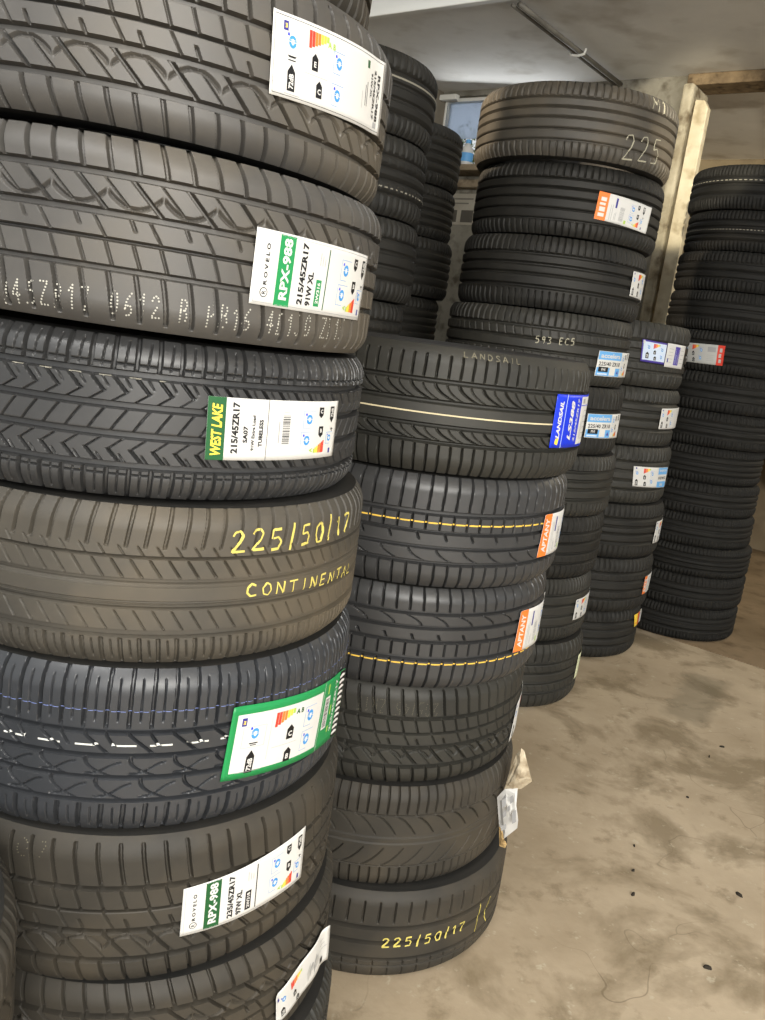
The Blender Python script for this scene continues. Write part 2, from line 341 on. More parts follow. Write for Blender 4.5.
# ------------------------------------------------------------------ printed labels
_tc = {}
def text_geo(s, bold=0.):
    if (s, bold) in _tc: return _tc[s, bold]
    c = bpy.data.curves.new('t', 'FONT'); c.body = s; c.size = 1; c.offset = bold; c.resolution_u = 2
    o = bpy.data.objects.new('t', c); COL.objects.link(o)
    dg = bpy.context.evaluated_depsgraph_get(); me = o.evaluated_get(dg).to_mesh()
    V = np.array([v.co[:2] for v in me.vertices]); F = [tuple(p.vertices) for p in me.polygons]
    o.evaluated_get(dg).to_mesh_clear(); bpy.data.objects.remove(o); bpy.data.curves.remove(c)
    lo, hi = V.min(0), V.max(0); V = (V-(lo+hi)/2)/(hi[1]-lo[1])
    _tc[s, bold] = (V, F); return V, F
class Label:
    """a paper label following the tread; drawing units are millimetres, x to the right and y up as seen, origin bottom left"""
    def __init__(s, ty, corners, W=200, H=80, base='white', curl=.0, wave=.0004, gap=.0014, note=None):
        s.ty, s.c, s.W, s.H = ty, corners, W, H; s.curl, s.wave, s.gap, s.note = curl, wave, gap, note; s.k0 = 0; s.texts = []
        s.mats = [base]; s.V = []; s.F = []; s.M = []; s.tV = []; s.tF = []; s.tM = []; s.tm = []
        s.ph = random.random()*6
        nx, ny = max(8, int(W/5)), max(4, int(H/8))
        X, Y = np.meshgrid(np.linspace(0, W, nx+1), np.linspace(0, H, ny+1))
        top = s.map(X.ravel(), Y.ravel(), 0); bot = s.map(X.ravel(), Y.ravel(), -.0004)
        f = grid_faces(ny+1, nx+1); n = len(top)
        s.V += list(top)+list(bot); s.F += [tuple(q) for q in f]+[tuple(q[::-1]+n) for q in f]
        idx = np.arange(n).reshape(ny+1, nx+1)
        ring = list(idx[0, :-1])+list(idx[:-1, -1])+list(idx[-1, :0:-1])+list(idx[:0:-1, 0])
        s.F += [(ring[i], ring[i-1], ring[i-1]+n, ring[i]+n) for i in range(len(ring))]
        s.M += [0]*(len(s.F))
    def map(s, x, y, off):
        a = np.asarray(x)/s.W; b = np.asarray(y)/s.H; (t0, t1, t2, t3) = [np.array(q) for q in s.c]   # TL TR BR BL
        a_, b_ = a[:, None], b[:, None]
        q = t3*(1-a_)*(1-b_)+t2*a_*(1-b_)+t1*a_*b_+t0*(1-a_)*b_
        lift = s.gap+s.wave*(1+np.sin(a*9+s.ph))+s.curl*np.clip((a-.86)/.14, 0, 1)**2+s.curl*.6*np.clip((.08-a)/.08, 0, 1)**2*b
        return s.ty.pt(q[:, 0], q[:, 1], lift+off)
    def mi(s, m, lst):
        if m not in lst: lst.append(m)
        return lst.index(m)
    def rect(s, x0, y0, x1, y1, m, lay=1):
        nx = max(1, int(abs(x1-x0)/6)); ny = max(1, int(abs(y1-y0)/10))
        X, Y = np.meshgrid(np.linspace(x0, x1, nx+1), np.linspace(y0, y1, ny+1))
        n = len(s.V); s.V += list(s.map(X.ravel(), Y.ravel(), .00022*(lay+s.k0))); f = grid_faces(ny+1, nx+1)
        s.F += [tuple(q+n) for q in f]; s.M += [s.mi(m, s.mats)]*len(f)
    def poly(s, pts, m, lay=1):
        P = np.array(pts, float); n = len(s.V); s.V += list(s.map(P[:, 0], P[:, 1], .00022*(lay+s.k0))); s.F.append(tuple(range(n, n+len(P)))); s.M.append(s.mi(m, s.mats))
    def line(s, x0, y0, x1, y1, w, m, lay=1):
        if abs(x1-x0) > abs(y1-y0): s.rect(x0, y0-w/2, x1, y0+w/2, m, lay)
        else: s.rect(x0-w/2, y0, x0+w/2, y1, m, lay)
    def frame(s, x0, y0, x1, y1, w, m, lay=1):
        s.line(x0, y0, x1, y0, w, m, lay); s.line(x0, y1, x1, y1, w, m, lay); s.line(x0, y0, x0, y1, w, m, lay); s.line(x1, y0, x1, y1, w, m, lay)
    def text(s, t, cx, cy, h, rot=0, m='black', length=None, bold=.032, lay=2, slant=0.):
        V, F = text_geo(t, bold); V = V*h
        if slant: V = V+np.stack([V[:, 1]*slant, 0*V[:, 1]], -1)
        if length: V = V*[length/(V[:, 0].max()-V[:, 0].min()), 1]
        c, sn = math.cos(math.radians(rot)), math.sin(math.radians(rot))
        X = cx+V[:, 0]*c-V[:, 1]*sn; Y = cy+V[:, 0]*sn+V[:, 1]*c
        s.texts.append((s.map(X, Y, .00022*(lay+s.k0)), F, m))
    def arrow(s, cx, cy, w, h, d, letter):
        """black pentagon pointing up (d=1) or down (d=-1) with a white letter"""
        y0, y1, yt = cy-d*h/2, cy+d*h*.22, cy+d*h/2
        s.poly([(cx-w/2, y0), (cx+w/2, y0), (cx+w/2, y1), (cx, yt), (cx-w/2, y1)][::d], 'black')
        s.text(letter, cx, cy-d*h*.13, w*.62, 0 if len(letter) == 1 else 90, 'white', length=None if len(letter) == 1 else h*.55)
    def tyreicon(s, cx, cy, z, d=1, frame=True):
        """blue wheel on a spray mark with its thin bracket"""
        k = np.arange(12)*PI/6
        s.poly([(cx+.42*z*math.cos(a), cy+.52*z*math.sin(a)) for a in k], 'blue')
        s.poly([(cx+.17*z*math.cos(a), cy+.26*z*math.sin(a)) for a in k], 'pale_blue', 1.6)
        s.rect(cx-.46*z, cy-.04*z, cx+.46*z, cy+.03*z, 'white', 2)
        s.rect(cx-.34*z, cy+.14*z, cx+.30*z, cy+.18*z, 'white', 2)
        q = cx-.45*z*d; s.poly([(q-.12*z, cy+.42*z), (q+.12*z, cy+.42*z), (q+.08*z, cy+.66*z), (q-.08*z, cy+.66*z)], 'deep_blue')
        if frame:
            s.line(cx-.8*z*d, cy-.9*z, cx-.8*z*d, cy+.9*z, .5, 'blue'); s.line(cx-.8*z, cy+.9*z, cx+.8*z, cy+.9*z, .5, 'blue'); s.line(cx-.8*z, cy-.9*z, cx+.2*z, cy-.9*z, .5, 'blue')
    def energybars(s, x0, y0, w, h, d=1):
        """stair of colours, red longest"""
        cs = ['red', 'red', 'orange', 'orange', 'yellow', 'yellow', 'lime']; n = len(cs)
        for i, c in enumerate(cs):
            f = 1-.11*i; xa = x0+w*i/n if d > 0 else x0+w-w*(i+1)/n
            s.rect(xa, y0 if d < 0 else y0+h*(1-f), xa+w/n*.9, y0+h*f if d < 0 else y0+h, c)
    def barcode(s, x0, y0, x1, y1, horiz=True, m='black'):
        y = y0
        while y < y1-.4:
            t = random.choice([.5, .8, 1.3]); s.rect(x0, y, x1, min(y+t, y1), m); y += t+random.choice([.6, .9, 1.4])
    def smallprint(s, x0, y0, x1, y1, rows=3, m='grey', vertical=False):
        for i in range(rows):
            if vertical:
                x = x0+(x1-x0)*(i+.5)/rows; e = y0+(y1-y0)*random.uniform(.6, 1); s.rect(x-.6, y0, x+.6, e, m)
            else:
                y = y0+(y1-y0)*(i+.5)/rows; e = x0+(x1-x0)*random.uniform(.6, 1); s.rect(x0, y-.6, e, y+.6, m)
    def build(s):
        o = link('label', s.V, s.F, [MAT[m] for m in s.mats], s.ty.root, s.M)
        if s.note: o['label'] = s.note
        for V, F, m in s.texts: link('lettering', V, F, MAT[m], o, smooth=False)
        return o

def lab_energy(L, x0, up=True, small=False):
    """the energy half seen upside down: flag, wave wheel, big arrow, colour stair, two arrows, two wheels; x0 is its left edge"""
    L.rect(x0+8, 64, x0+14, 73, 'navy'); L.text('E', x0+11, 68.5, 4, 180, 'yellow')
    L.tyreicon(x0+20, 55, 12, 1, False); L.poly([(x0+14, 42), (x0+26, 42), (x0+24, 40), (x0+16, 40)], 'black'); L.line(x0+15, 37.6, x0+25, 37.6, 1.2, 'black')
    L.arrow(x0+20, 21, 10, 26, 1, '72dB'); L.line(x0+12, 5, x0+32, 5, .6, 'grey')
    L.energybars(x0+42, 56, 30, 17); L.text('A B', x0+76, 66, 6, 0, 'lime')
    L.arrow(x0+52, 44, 9, 17, 1, 'E'); L.arrow(x0+60, 19, 9, 17, 1, 'C')
    L.line(x0+38, 31, x0+72, 31, .5, 'grey')
    L.tyreicon(x0+90, 52, 12); L.tyreicon(x0+90, 20, 12)
def lab_icons(L, x0, dy=0):
    """the energy half the right way for text read upwards: two wheels, two arrows, stair, third column; x0 is its left edge"""
    L.tyreicon(x0+14, 55, 13); L.tyreicon(x0+12, 26, 13)
    L.arrow(x0+36, 64, 9, 15, -1, 'C'); L.arrow(x0+38, 37, 9, 16, -1, 'B')
    L.energybars(x0+26, 8, 21, 17, -1); L.text('A', x0+21, 12, 6, 90, 'lime')
    L.arrow(x0+60, 61, 9, 23, -1, '72dB'); L.tyreicon(x0+58, 28, 9, 1, True); L.text('-9', x0+62, 40, 5, 90, 'black')
    L.rect(x0+59, 6, x0+63, 13, 'navy')
def lab_rovelo(ty, c, size, load, code, note, band='green', codem='green'):
    L = Label(ty, c, note=note)
    L.frame(4, 3, 196, 77, .5, 'grey')
    k = np.arange(16)*PI/8
    L.poly([(16+5*math.cos(a), 14+5.4*math.sin(a)) for a in k], 'black'); L.poly([(16+4*math.cos(a), 14+4.4*math.sin(a)) for a in k], 'white', 1.6)
    L.text('R', 16, 14, 5, 90, 'black', bold=.02)
    L.text('R O V E L O', 16, 44, 4.6, 90, 'black', length=44)
    L.rect(30, 2, 51, 78, band); L.text('RPX-988', 41, 42, 11.5, 90, 'white', length=66, bold=.035)
    L.text(size, 66, 41, 8.6, 90, 'black', length=68, bold=.04); L.text(load, 79, 26, 8.6, 90, 'black', length=38, bold=.04)
    L.rect(89, 8, 98, 38, codem); L.text(code, 93.5, 23, 5, 90, 'white', length=24)
    for i in range(3): L.line(92+4*i, 54, 92+4*i, 54+14-3*i, .8, 'grey')
    L.line(106, 5, 106, 74, 1.6, 'dark_green' if codem == 'green' else 'black')
    lab_icons(L, 128)
    return L.build()
def lab_westlake(ty, c):
    L = Label(ty, c, note='white tyre label with a dark green end')
    L.rect(0, 0, 21, 80, 'dark_green'); L.text('WEST LAKE', 11, 38, 12, 90, 'yellow', length=66, bold=.03, slant=.2)
    L.text('215/45ZR17', 33, 42, 8.5, 90, 'black', length=66, bold=.04); L.text('SA07', 46, 34, 6, 90, 'black', length=22, bold=.04)
    L.text('91W Extra Load', 56, 36, 4.2, 90, 'black', length=46); L.text('TUBELESS', 66, 36, 5.4, 90, 'black', length=36, bold=.04)
    L.line(75, 0, 75, 80, .7, 'black')
    L.smallprint(90, 23, 94, 61, 1, 'grey', True); L.barcode(97, 22, 108, 60, m='black')
    L.line(98, 64, 106, 64, .6, 'grey')
    lab_icons(L, 126)
    return L.build()
def lab_back(ty, c):
    L = Label(ty, c, note='white energy label, its upside down print facing out', curl=.004)
    L.frame(3, 3, 197, 77, .5, 'black'); lab_energy(L, 6)
    L.rect(154, 64, 160, 72, 'dark_green'); L.smallprint(152, 24, 160, 58, 2, 'black', True)
    L.text('215/45ZR17', 177, 40, 5.5, 270, 'black', length=52); L.text('91W XL', 168, 48, 5, 270, 'black', length=26); L.text('RPX-988', 187, 38, 6.5, 270, 'black', length=50)
    L.line(146, 20, 146, 38, .8, 'grey'); L.rect(182, 6, 190, 12, 'grey')
    return L.build()
def lab_green(ty, c):
    L = Label(ty, c, W=240, H=100, base='green', curl=.004, note='green edged tyre label with a white energy panel')
    L.rect(9, 9, 164, 88, 'white')
    x0 = 10; L.k0 = 1
    L.rect(x0+6, 72, x0+13, 83, 'navy'); L.text('E', x0+9.5, 77, 5, 180, 'yellow')
    L.frame(x0+10, 42, x0+44, 70, .5, 'grey', 1.5)
    L.tyreicon(x0+28, 60, 14, 1, False); L.line(x0+21, 47, x0+34, 47, 1.6, 'black'); L.line(x0+23, 44.5, x0+32, 44.5, 1.2, 'black')
    L.arrow(x0+27, 22, 12, 31, 1, '72dB'); L.line(x0+8, 4.5+4, x0+46, 8.5, .6, 'grey', 1.5)
    L.energybars(x0+58, 62, 34, 20); L.text('A B', x0+101, 76, 7, 0, 'dark_green'); L.line(x0+52, 20, x0+52, 78, .5, 'grey', 1.5)
    L.arrow(x0+88, 50, 12, 20, 1, 'C'); L.arrow(x0+90, 18, 12, 20, 1, 'B'); L.line(x0+58, 34, x0+104, 34, .5, 'grey', 1.5)
    L.tyreicon(x0+126, 63, 15); L.tyreicon(x0+126, 29, 15)
    L.k0 = 0; L.line(168, 1, 168, 99, .8, 'white')
    L.rect(175, 28, 191, 75, 'white'); L.k0 = 1; L.barcode(177, 31, 188, 72); L.k0 = 0
    L.rect(180, 79, 184, 93, 'lime')
    L.text('225/45ZR17', 211, 54, 8, 90, 'white', length=76, bold=.02); L.rect(198, 44, 202, 58, 'lime'); L.rect(198, 18, 202, 27, 'lime')
    L.rect(222, 1, 239, 99, 'black')
    for i in range(11): L.poly([(223, 5+i*8.4), (238, 7+i*8.4), (238, 9.5+i*8.4), (231, 11+i*8.4), (223, 8.5+i*8.4)], 'white', 1.6)
    return L.build()
def lab_crumpled(ty, c):
    L = Label(ty, c, W=160, H=80, curl=.010, wave=.0016, note='creased white energy label')
    L.rect(6, 58, 11, 66, 'navy'); L.tyreicon(22, 50, 12, 1, False); L.arrow(18, 20, 10, 22, 1, '72dB')
    L.energybars(42, 48, 34, 18); L.arrow(52, 30, 9, 15, 1, 'E'); L.arrow(60, 10, 9, 14, 1, 'C')
    for i in range(5): L.poly([(92+i*7, 10+(i % 3)*8), (104+i*7, 30+(i % 2)*12), (100+i*7, 52-(i % 3)*6), (90+i*7, 34)], 'grey' if i % 2 else 'silver')
    L.rect(138, 8, 147, 20, 'black'); L.smallprint(136, 34, 156, 66, 3, 'grey')
    return L.build()
def lab_landsail(ty, c):
    L = Label(ty, c, base='deep_blue', note='bright blue label with a white end')
    L.poly([(12, 6), (22, 4), (24, 15), (14, 14)], 'yellow', 2); L.text('LANDSAIL', 18, 43, 12, 90, 'white', length=56, bold=.04, slant=.25)
    L.line(34, 0, 34, 80, 1.6, 'pale_blue'); L.text('LS388', 60, 42, 15, 90, 'white', length=60, bold=.035, slant=.25)
    L.text('215/45ZR17', 84, 42, 9, 90, 'white', length=66, bold=.02, slant=.2)
    L.rect(100, 4, 198, 77, 'white'); L.k0 = 1; L.line(100, 64, 198, 64, 1.2, 'deep_blue', 2); L.rect(110, 67, 122, 74, 'grey', 2)
    L.smallprint(112, 12, 124, 56, 2, 'grey', True); L.smallprint(128, 8, 190, 60, 6, 'grey'); L.tyreicon(170, 40, 12)
    return L.build()
def lab_orange(ty, c, word='APTANY', note='white tyre label with an orange end', W=200, load='XL 94W'):
    L = Label(ty, c, W=W, note=note, curl=.004)
    L.rect(0, 0, 34, 80, 'orange'); 
    if word: L.text(word, 18, 40, 17, 90, 'white', length=66, bold=.03, slant=.2)
    else: L.k0 = 1; L.rect(8, 10, 27, 20, 'white'); L.rect(9, 25, 27, 38, 'white'); L.rect(8, 43, 26, 50, 'white'); L.rect(10, 55, 27, 66, 'white'); L.k0 = 0
    L.smallprint(42, 6, 54, 66, 2, 'grey', True); L.rect(58, 44, 64, 72, 'navy'); L.smallprint(58, 8, 66, 34, 2, 'grey', True)
    L.barcode(76, 10, 92, 50, m='grey'); lab_icons(L, 110); L.rect(96, 6, 104, 16, 'lime')
    return L.build()
def lab_white(ty, c, note, W=200, end=None, both=False):
    """plain energy label, an optional coloured end on the right"""
    L = Label(ty, c, W=W, note=note, curl=.003)
    k = W/200
    L.arrow(16*k, 18, 12*k, 26, 1, '72dB'); L.tyreicon(17*k, 54, 12*k, 1, False); L.rect(10*k, 70, 16*k, 76, 'navy')
    L.energybars(46*k, 54, 34*k, 20); L.arrow(52*k, 40, 12*k, 18, 1, 'E'); L.arrow(56*k, 14, 12*k, 18, 1, 'C'); L.tyreicon(92*k, 54, 13*k); L.tyreicon(90*k, 22, 13*k)
    if end == 'sky':
        L.rect(126, 0, 200, 80, 'white'); L.k0 = 1; L.rect(128, 52, 198, 79, 'sky'); L.rect(128, 1, 198, 24, 'sky'); L.text('accelera', 163, 66, 12, 180, 'white', length=58, bold=.02)
        L.text('225/40 ZR18', 163, 38, 11, 180, 'black', length=62, bold=.02); L.text('PHI', 163, 12, 12, 180, 'white')
    if end == 'red':
        L.rect(168, 0, 200, 80, 'red'); L.k0 = 1; L.rect(178, 10, 190, 24, 'silver'); L.rect(176, 30, 188, 46, 'silver'); L.rect(178, 52, 190, 68, 'silver'); L.k0 = 0
        L.smallprint(120, 12, 160, 40, 4, 'grey'); L.rect(122, 50, 160, 70, 'grey')
    return L.build()
def lab_accelera(ty, c, note):
    L = Label(ty, c, base='paper', note=note, curl=.002)
    L.rect(2, 53, 122, 79, 'sky'); L.text('accelera', 62, 66, 15, 0, 'white', length=100, bold=.03)
    L.text('225/40 ZR18', 62, 40, 13, 0, 'black', length=108, bold=.02)
    L.rect(2, 2, 122, 28, 'sky'); L.rect(10, 14, 54, 30, 'black', 1.6); L.text('PHI', 32, 22, 9, 0, 'white', bold=.02); L.rect(8, 5, 52, 10, 'pale_blue', 2)
    L.rect(62, 4, 92, 32, 'paper', 1.6); L.barcode(65, 7, 89, 30, m='grey'); L.poly([(100, 10), (114, 10), (107, 22)], 'violet', 1.6)
    L.arrow(160, 64, 10, 18, -1, 'C'); L.arrow(162, 36, 10, 18, -1, 'B'); L.arrow(184, 66, 10, 22, -1, '72dB'); L.tyreicon(140, 58, 12); L.tyreicon(138, 26, 12); L.energybars(150, 6, 26, 18, -1)
    return L.build()
def lab_framed(ty, c):
    L = Label(ty, c, W=114, base='violet', note='white energy label in a violet frame')
    L.rect(6, 8, 112, 74, 'pale_blue'); L.k0 = 1; L.rect(4, 66, 12, 78, 'white', 1.5)
    L.arrow(26, 26, 14, 24, 1, '72dB'); L.tyreicon(30, 55, 12, 1, False); L.energybars(50, 52, 30, 18); L.arrow(58, 40, 11, 16, 1, 'E'); L.arrow(62, 18, 11, 16, 1, 'C'); L.tyreicon(92, 52, 12, 1, False); L.tyreicon(92, 24, 12, 1, False)
    return L.build()
def lab_second(ty, c):
    L = Label(ty, c, W=138, base='white', note='white label with a violet block')
    L.rect(52, 10, 86, 72, 'violet'); L.k0 = 1; L.smallprint(56, 14, 68, 68, 2, 'pale_blue', True); L.smallprint(72, 14, 83, 66, 2, 'white', True); L.k0 = 0
    L.smallprint(14, 12, 42, 68, 5, 'grey'); L.smallprint(94, 12, 128, 68, 4, 'grey'); L.rect(10, 16, 16, 30, 'navy')
    return L.build()
def lab_sample(ty, c):
    L = Label(ty, c, W=120, H=63, base='yellow', curl=.004, note='small yellow and red label')
    L.rect(46, 0, 84, 63, 'red'); L.rect(84, 0, 120, 63, 'silver'); L.rect(8, 14, 30, 20, 'orange', 2); L.smallprint(90, 8, 114, 54, 4, 'grey')
    return L.build()
def lab_edge(ty, c):
    L = Label(ty, c, base='cream', note='pale yellowish label seen edge on')
    L.smallprint(8, 8, 60, 70, 6, 'dark_green'); L.rect(70, 10, 110, 70, 'white'); lab_icons(L, 120)
    return L.build()

# ------------------------------------------------------------------ the stacks (centre x, y, base z, height, radius), floor up
ST = {
'A': [(-0.2868,1.1489,0.0,0.1955,0.305),(-0.3062,1.1611,0.1955,0.1795,0.3046),(-0.3214,1.1579,0.375,0.2076,0.304),(-0.3296,1.1633,0.5827,0.2116,0.3047),(-0.3341,1.1679,0.7942,0.19,0.305),(-0.3562,1.1677,0.9843,0.1821,0.3044),(-0.3565,1.144,1.1664,0.1905,0.3049),(-0.3673,1.1502,1.3569,0.1868,0.3049),(-0.4033,1.1582,1.5442,0.2,0.304)],
'B': [(0.0624,1.6486,0.0,0.1884,0.3008),(0.043,1.6612,0.1884,0.2087,0.3003),(0.036,1.6684,0.3971,0.1972,0.3019),(0.045,1.6499,0.5943,0.1893,0.3013),(0.0504,1.6445,0.7837,0.1963,0.3022),(0.0567,1.6415,0.98,0.2092,0.3026)],
'C': [(0.4784,2.9347,0.0,0.2325,0.3101),(0.4711,2.9507,0.2325,0.2267,0.3099),(0.4754,2.9492,0.4592,0.215,0.31),(0.4773,2.9416,0.6742,0.2047,0.3101),(0.4622,2.9436,0.8788,0.222,0.3097),(0.4497,2.9438,1.1008,0.2155,0.3106),(0.4644,2.9618,1.3164,0.2192,0.306),(0.4786,2.959,1.5356,0.2135,0.306),(0.4597,2.9165,1.7491,0.2099,0.3149)],
'D': [(0.8397,3.5113,0.0,0.2057,0.3222),(0.8436,3.4878,0.2057,0.2247,0.3226),(0.8465,3.4929,0.4304,0.2194,0.3226),(0.8311,3.4969,0.6499,0.2281,0.3222),(0.8208,3.5016,0.8779,0.2248,0.3219),(0.8141,3.4993,1.1027,0.2424,0.3218)],
'E': [(1.4412,3.8681,0.0,0.1517,0.2911),(1.4464,3.8713,0.1517,0.1477,0.2914),(1.4442,3.868,0.2994,0.1342,0.2915),(1.4252,3.8714,0.4336,0.1413,0.2913),(1.4189,3.8734,0.5749,0.1421,0.2911),(1.4102,3.8782,0.717,0.1572,0.2908),(1.4297,3.8722,0.8742,0.152,0.2911),(1.4366,3.8687,1.0262,0.1625,0.2912),(1.4397,3.8678,1.1887,0.1719,0.2912),(1.4502,3.8633,1.3606,0.1648,0.2909),(1.4527,3.8638,1.5254,0.1619,0.2909),(1.4629,3.8616,1.6872,0.1634,0.2907),(1.4483,3.8604,1.8506,0.1755,0.2911)],
'F': [(-0.3229,2.5182,0.0,0.2128,0.3097),(-0.3177,2.5182,0.2128,0.2128,0.3097),(-0.3281,2.5182,0.4255,0.2128,0.3097),(-0.3228,2.5182,0.6383,0.2128,0.3097),(-0.3178,2.5182,0.851,0.2128,0.3097),(-0.3229,2.5182,1.0638,0.2052,0.3097),(-0.3088,2.5165,1.2689,0.2147,0.31),(-0.3106,2.5158,1.4836,0.2012,0.3099),(-0.3093,2.5209,1.6849,0.1977,0.3103)],
'G': [(-0.1872,3.4893,0.0,0.2244,0.3061),(-0.182,3.4893,0.2244,0.2244,0.3061),(-0.1924,3.4893,0.4488,0.2244,0.3061),(-0.1871,3.4893,0.6731,0.2244,0.3061),(-0.1821,3.4893,0.8975,0.2244,0.3061),(-0.1872,3.4893,1.1219,0.2052,0.3061),(-0.1645,3.4847,1.3272,0.2173,0.3066),(-0.1797,3.49,1.5445,0.1876,0.3062),(-0.1793,3.4894,1.7321,0.2122,0.3063)],
'L': [(-0.577,0.615,0,0.2,0.285),(-0.579,0.613,0.2,0.2,0.285),(-0.575,0.615,0.4,0.2,0.285)]}
ORD = ['bottom', 'second', 'third', 'fourth', 'fifth', 'sixth', 'seventh', 'eighth', 'ninth', 'tenth', 'eleventh', 'twelfth']
rib4 = ribs((.5,.17,-.17,-.5)); rib4s = ribs((.5,.17,-.17,-.5), rib=70); rib3 = ribs((.34,0,-.36), 78, .42); ribf = ribs((.56,.3,.02,-.28,-.58), 90, .62, gw=.0026); rib5 = ribs((.42,.12,-.2,-.52), 70, .5, rib=70, ribslope=.014)
ribc = ribs((.5,.2,-.08,-.42), 88, .54, gw=.0042)
SPEC = {
'A': [(p_chevron,'olive',0,'dark tyre at the floor, lowest of the nearest big stack'),
      (p_arc,'brown',0,'dusty tyre with a creased white label, low in the nearest big stack'),
      (flipped(p_arc),'brown',0,'dark tyre with a white and dark green 235/45ZR17 label'),
      (p_hook,'blue',0,'new black tyre with a green edged energy label and white dashes'),
      (p_wide,'tan',0,'brown dusty tyre with two lines of yellow chalk writing'),
      (p_chevron,'black',.6,'black chevron tread tyre with a white label ending in dark green'),
      (p_arc,'grey',1.3,'grey tyre with a green and white 215/45ZR17 label and dotted writing'),
      (flipped(p_arc),'grey',1.7,'grey tyre with an upside down white energy label, near the top left'),
      (rib4,'brown',1.5,'topmost tyre of the nearest stack, only its lower edge in view')],
'B': [(p_plainrib,'brown',0,'dusty brown tyre on the floor with yellow chalk size writing'),
      (p_feather,'brown',0,'matt brown tyre with a torn white label peeling off its side'),
      (flipped(p_arc),'olive',0,'black arc tread tyre with a white label turned edge on'),
      (flipped(p_block),'black',0,'black tyre with an orange ended label and low yellow line'),
      (p_block,'black',0,'black tyre with an orange ended label and high yellow line'),
      (p_scoop,'olive',0,'black tyre with the bright blue label and thin cream line')],
'C': [(rib5,'olive',0,'tyre on the floor with a pale yellowish label strip, in the tall middle stack'),
      (ribs((.5,.17,-.17,-.5), 110, .5),'olive',0,'tyre with a small white label, second from floor in the tall middle stack'),
      (rib4s,'matte',0,'plain black tyre, third from the floor in the tall middle stack'),
      (ribc,'olive',0,'plain ribbed tyre just below the lower sky blue label'),
      (rib3,'matte',0,'black tyre with the lower of two sky blue and white labels'),
      (rib4s,'olive',0,'black tyre with the upper sky blue label and pale chalk marks'),
      (ribc,'matte',0,'ribbed black tyre with a narrow white label at its right edge'),
      (ribf,'matte',0,'black tyre with a white and orange label, second from top'),
      (ribf,'tan',0,'sunlit worn tyre with chalk figures, topmost of the tall middle stack')],
'D': [(rib4,'matte',0,'tyre on the floor with a small yellow and red label'),
      (rib4s,'matte',0,'black tyre with a white and red label just above the yellow label'),
      (ribc,'matte',0,'black tyre with a thin white label edge, third from floor'),
      (rib4,'olive',0,'black tyre with a white label ending in sky blue'),
      (ribc,'olive',0,'black tyre with a torn white label at its right edge'),
      (rib5,'olive',0,'black tyre with a violet framed label, topmost of the short far stack')],
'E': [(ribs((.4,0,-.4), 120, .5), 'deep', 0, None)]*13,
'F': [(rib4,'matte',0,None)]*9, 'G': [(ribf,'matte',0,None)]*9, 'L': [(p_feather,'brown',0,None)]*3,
}
GROUP = {'A':'tyres of the nearest labelled stack','B':'tyres of the stack with the blue label','C':'tyres of the tall middle stack','D':'tyres of the short stack before the far one','E':'tyres of the farthest dark stack',
         'F':'tyres of the shaded stack behind the nearest one','G':'tyres of the shaded stack by the back wall','L':'tyres of the stack cut by the left frame edge'}
DET = {'A':(1300,171), 'B':(900,131), 'C':(440,75), 'D':(260,45), 'E':(220,33), 'F':(220,41), 'G':(170,35), 'L':(360,71)}
TY = {}
for s, lst in ST.items():
    n = len(lst)
    for i, (x, y, z, w, R) in enumerate(lst):
        pat, rub, tilt, lb = SPEC[s][i]
        if s == 'E':
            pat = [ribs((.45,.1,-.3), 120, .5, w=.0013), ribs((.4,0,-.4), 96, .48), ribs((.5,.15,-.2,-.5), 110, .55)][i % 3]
            lb = 'dark tyre with a grey and red label in the farthest stack' if i == 8 else 'topmost dark tyre of the farthest stack with a dotted pale line' if i == 12 else f'plain dark tyre, {ORD[i]}{" one" if i == 0 else " from the floor"} in the farthest stack'
        if s == 'F':
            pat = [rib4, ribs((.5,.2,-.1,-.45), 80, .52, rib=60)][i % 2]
            lb = {8:'topmost tyre with a pale line in the shaded stack behind the nearest one', 7:'shaded tyre with a dotted line, second from top behind the nearest stack', 6:'shaded tyre, third from top of the stack behind the nearest one', 5:'shaded tyre just above the blue label stack, fourth from top'}.get(i, f'shaded tyre hidden behind the nearest stack, {ORD[i]} from the floor')
        if s == 'G':
            lb = {8:'topmost dark tyre of the shaded stack by the back wall', 7:'dark tyre second from top in the shaded stack by the back wall', 6:'dark tyre third from top in the shaded stack by the back wall', 5:'dark tyre fourth from top in the shaded stack by the back wall'}.get(i, f'dark tyre hidden low by the back wall, {ORD[i]} from the floor')
        if s == 'L': lb = 'brown tyre cut off by the lower left frame edge' if i == 2 else f'brown tyre under the one at the lower left frame edge, {ORD[i]} of three'
        na, nt = DET[s]
        if s in 'FG' and i < 5: na, nt = 80, 13
        if s == 'A' and i in (0, 8): na, nt = 620, 81
        tilt_z = .006 if tilt else 0
        TY[s, i] = Tyre((x, y, z+tilt_z*.6), w-tilt_z, R, pat, RUB[rub], lb, GROUP[s], na, nt, tilt)

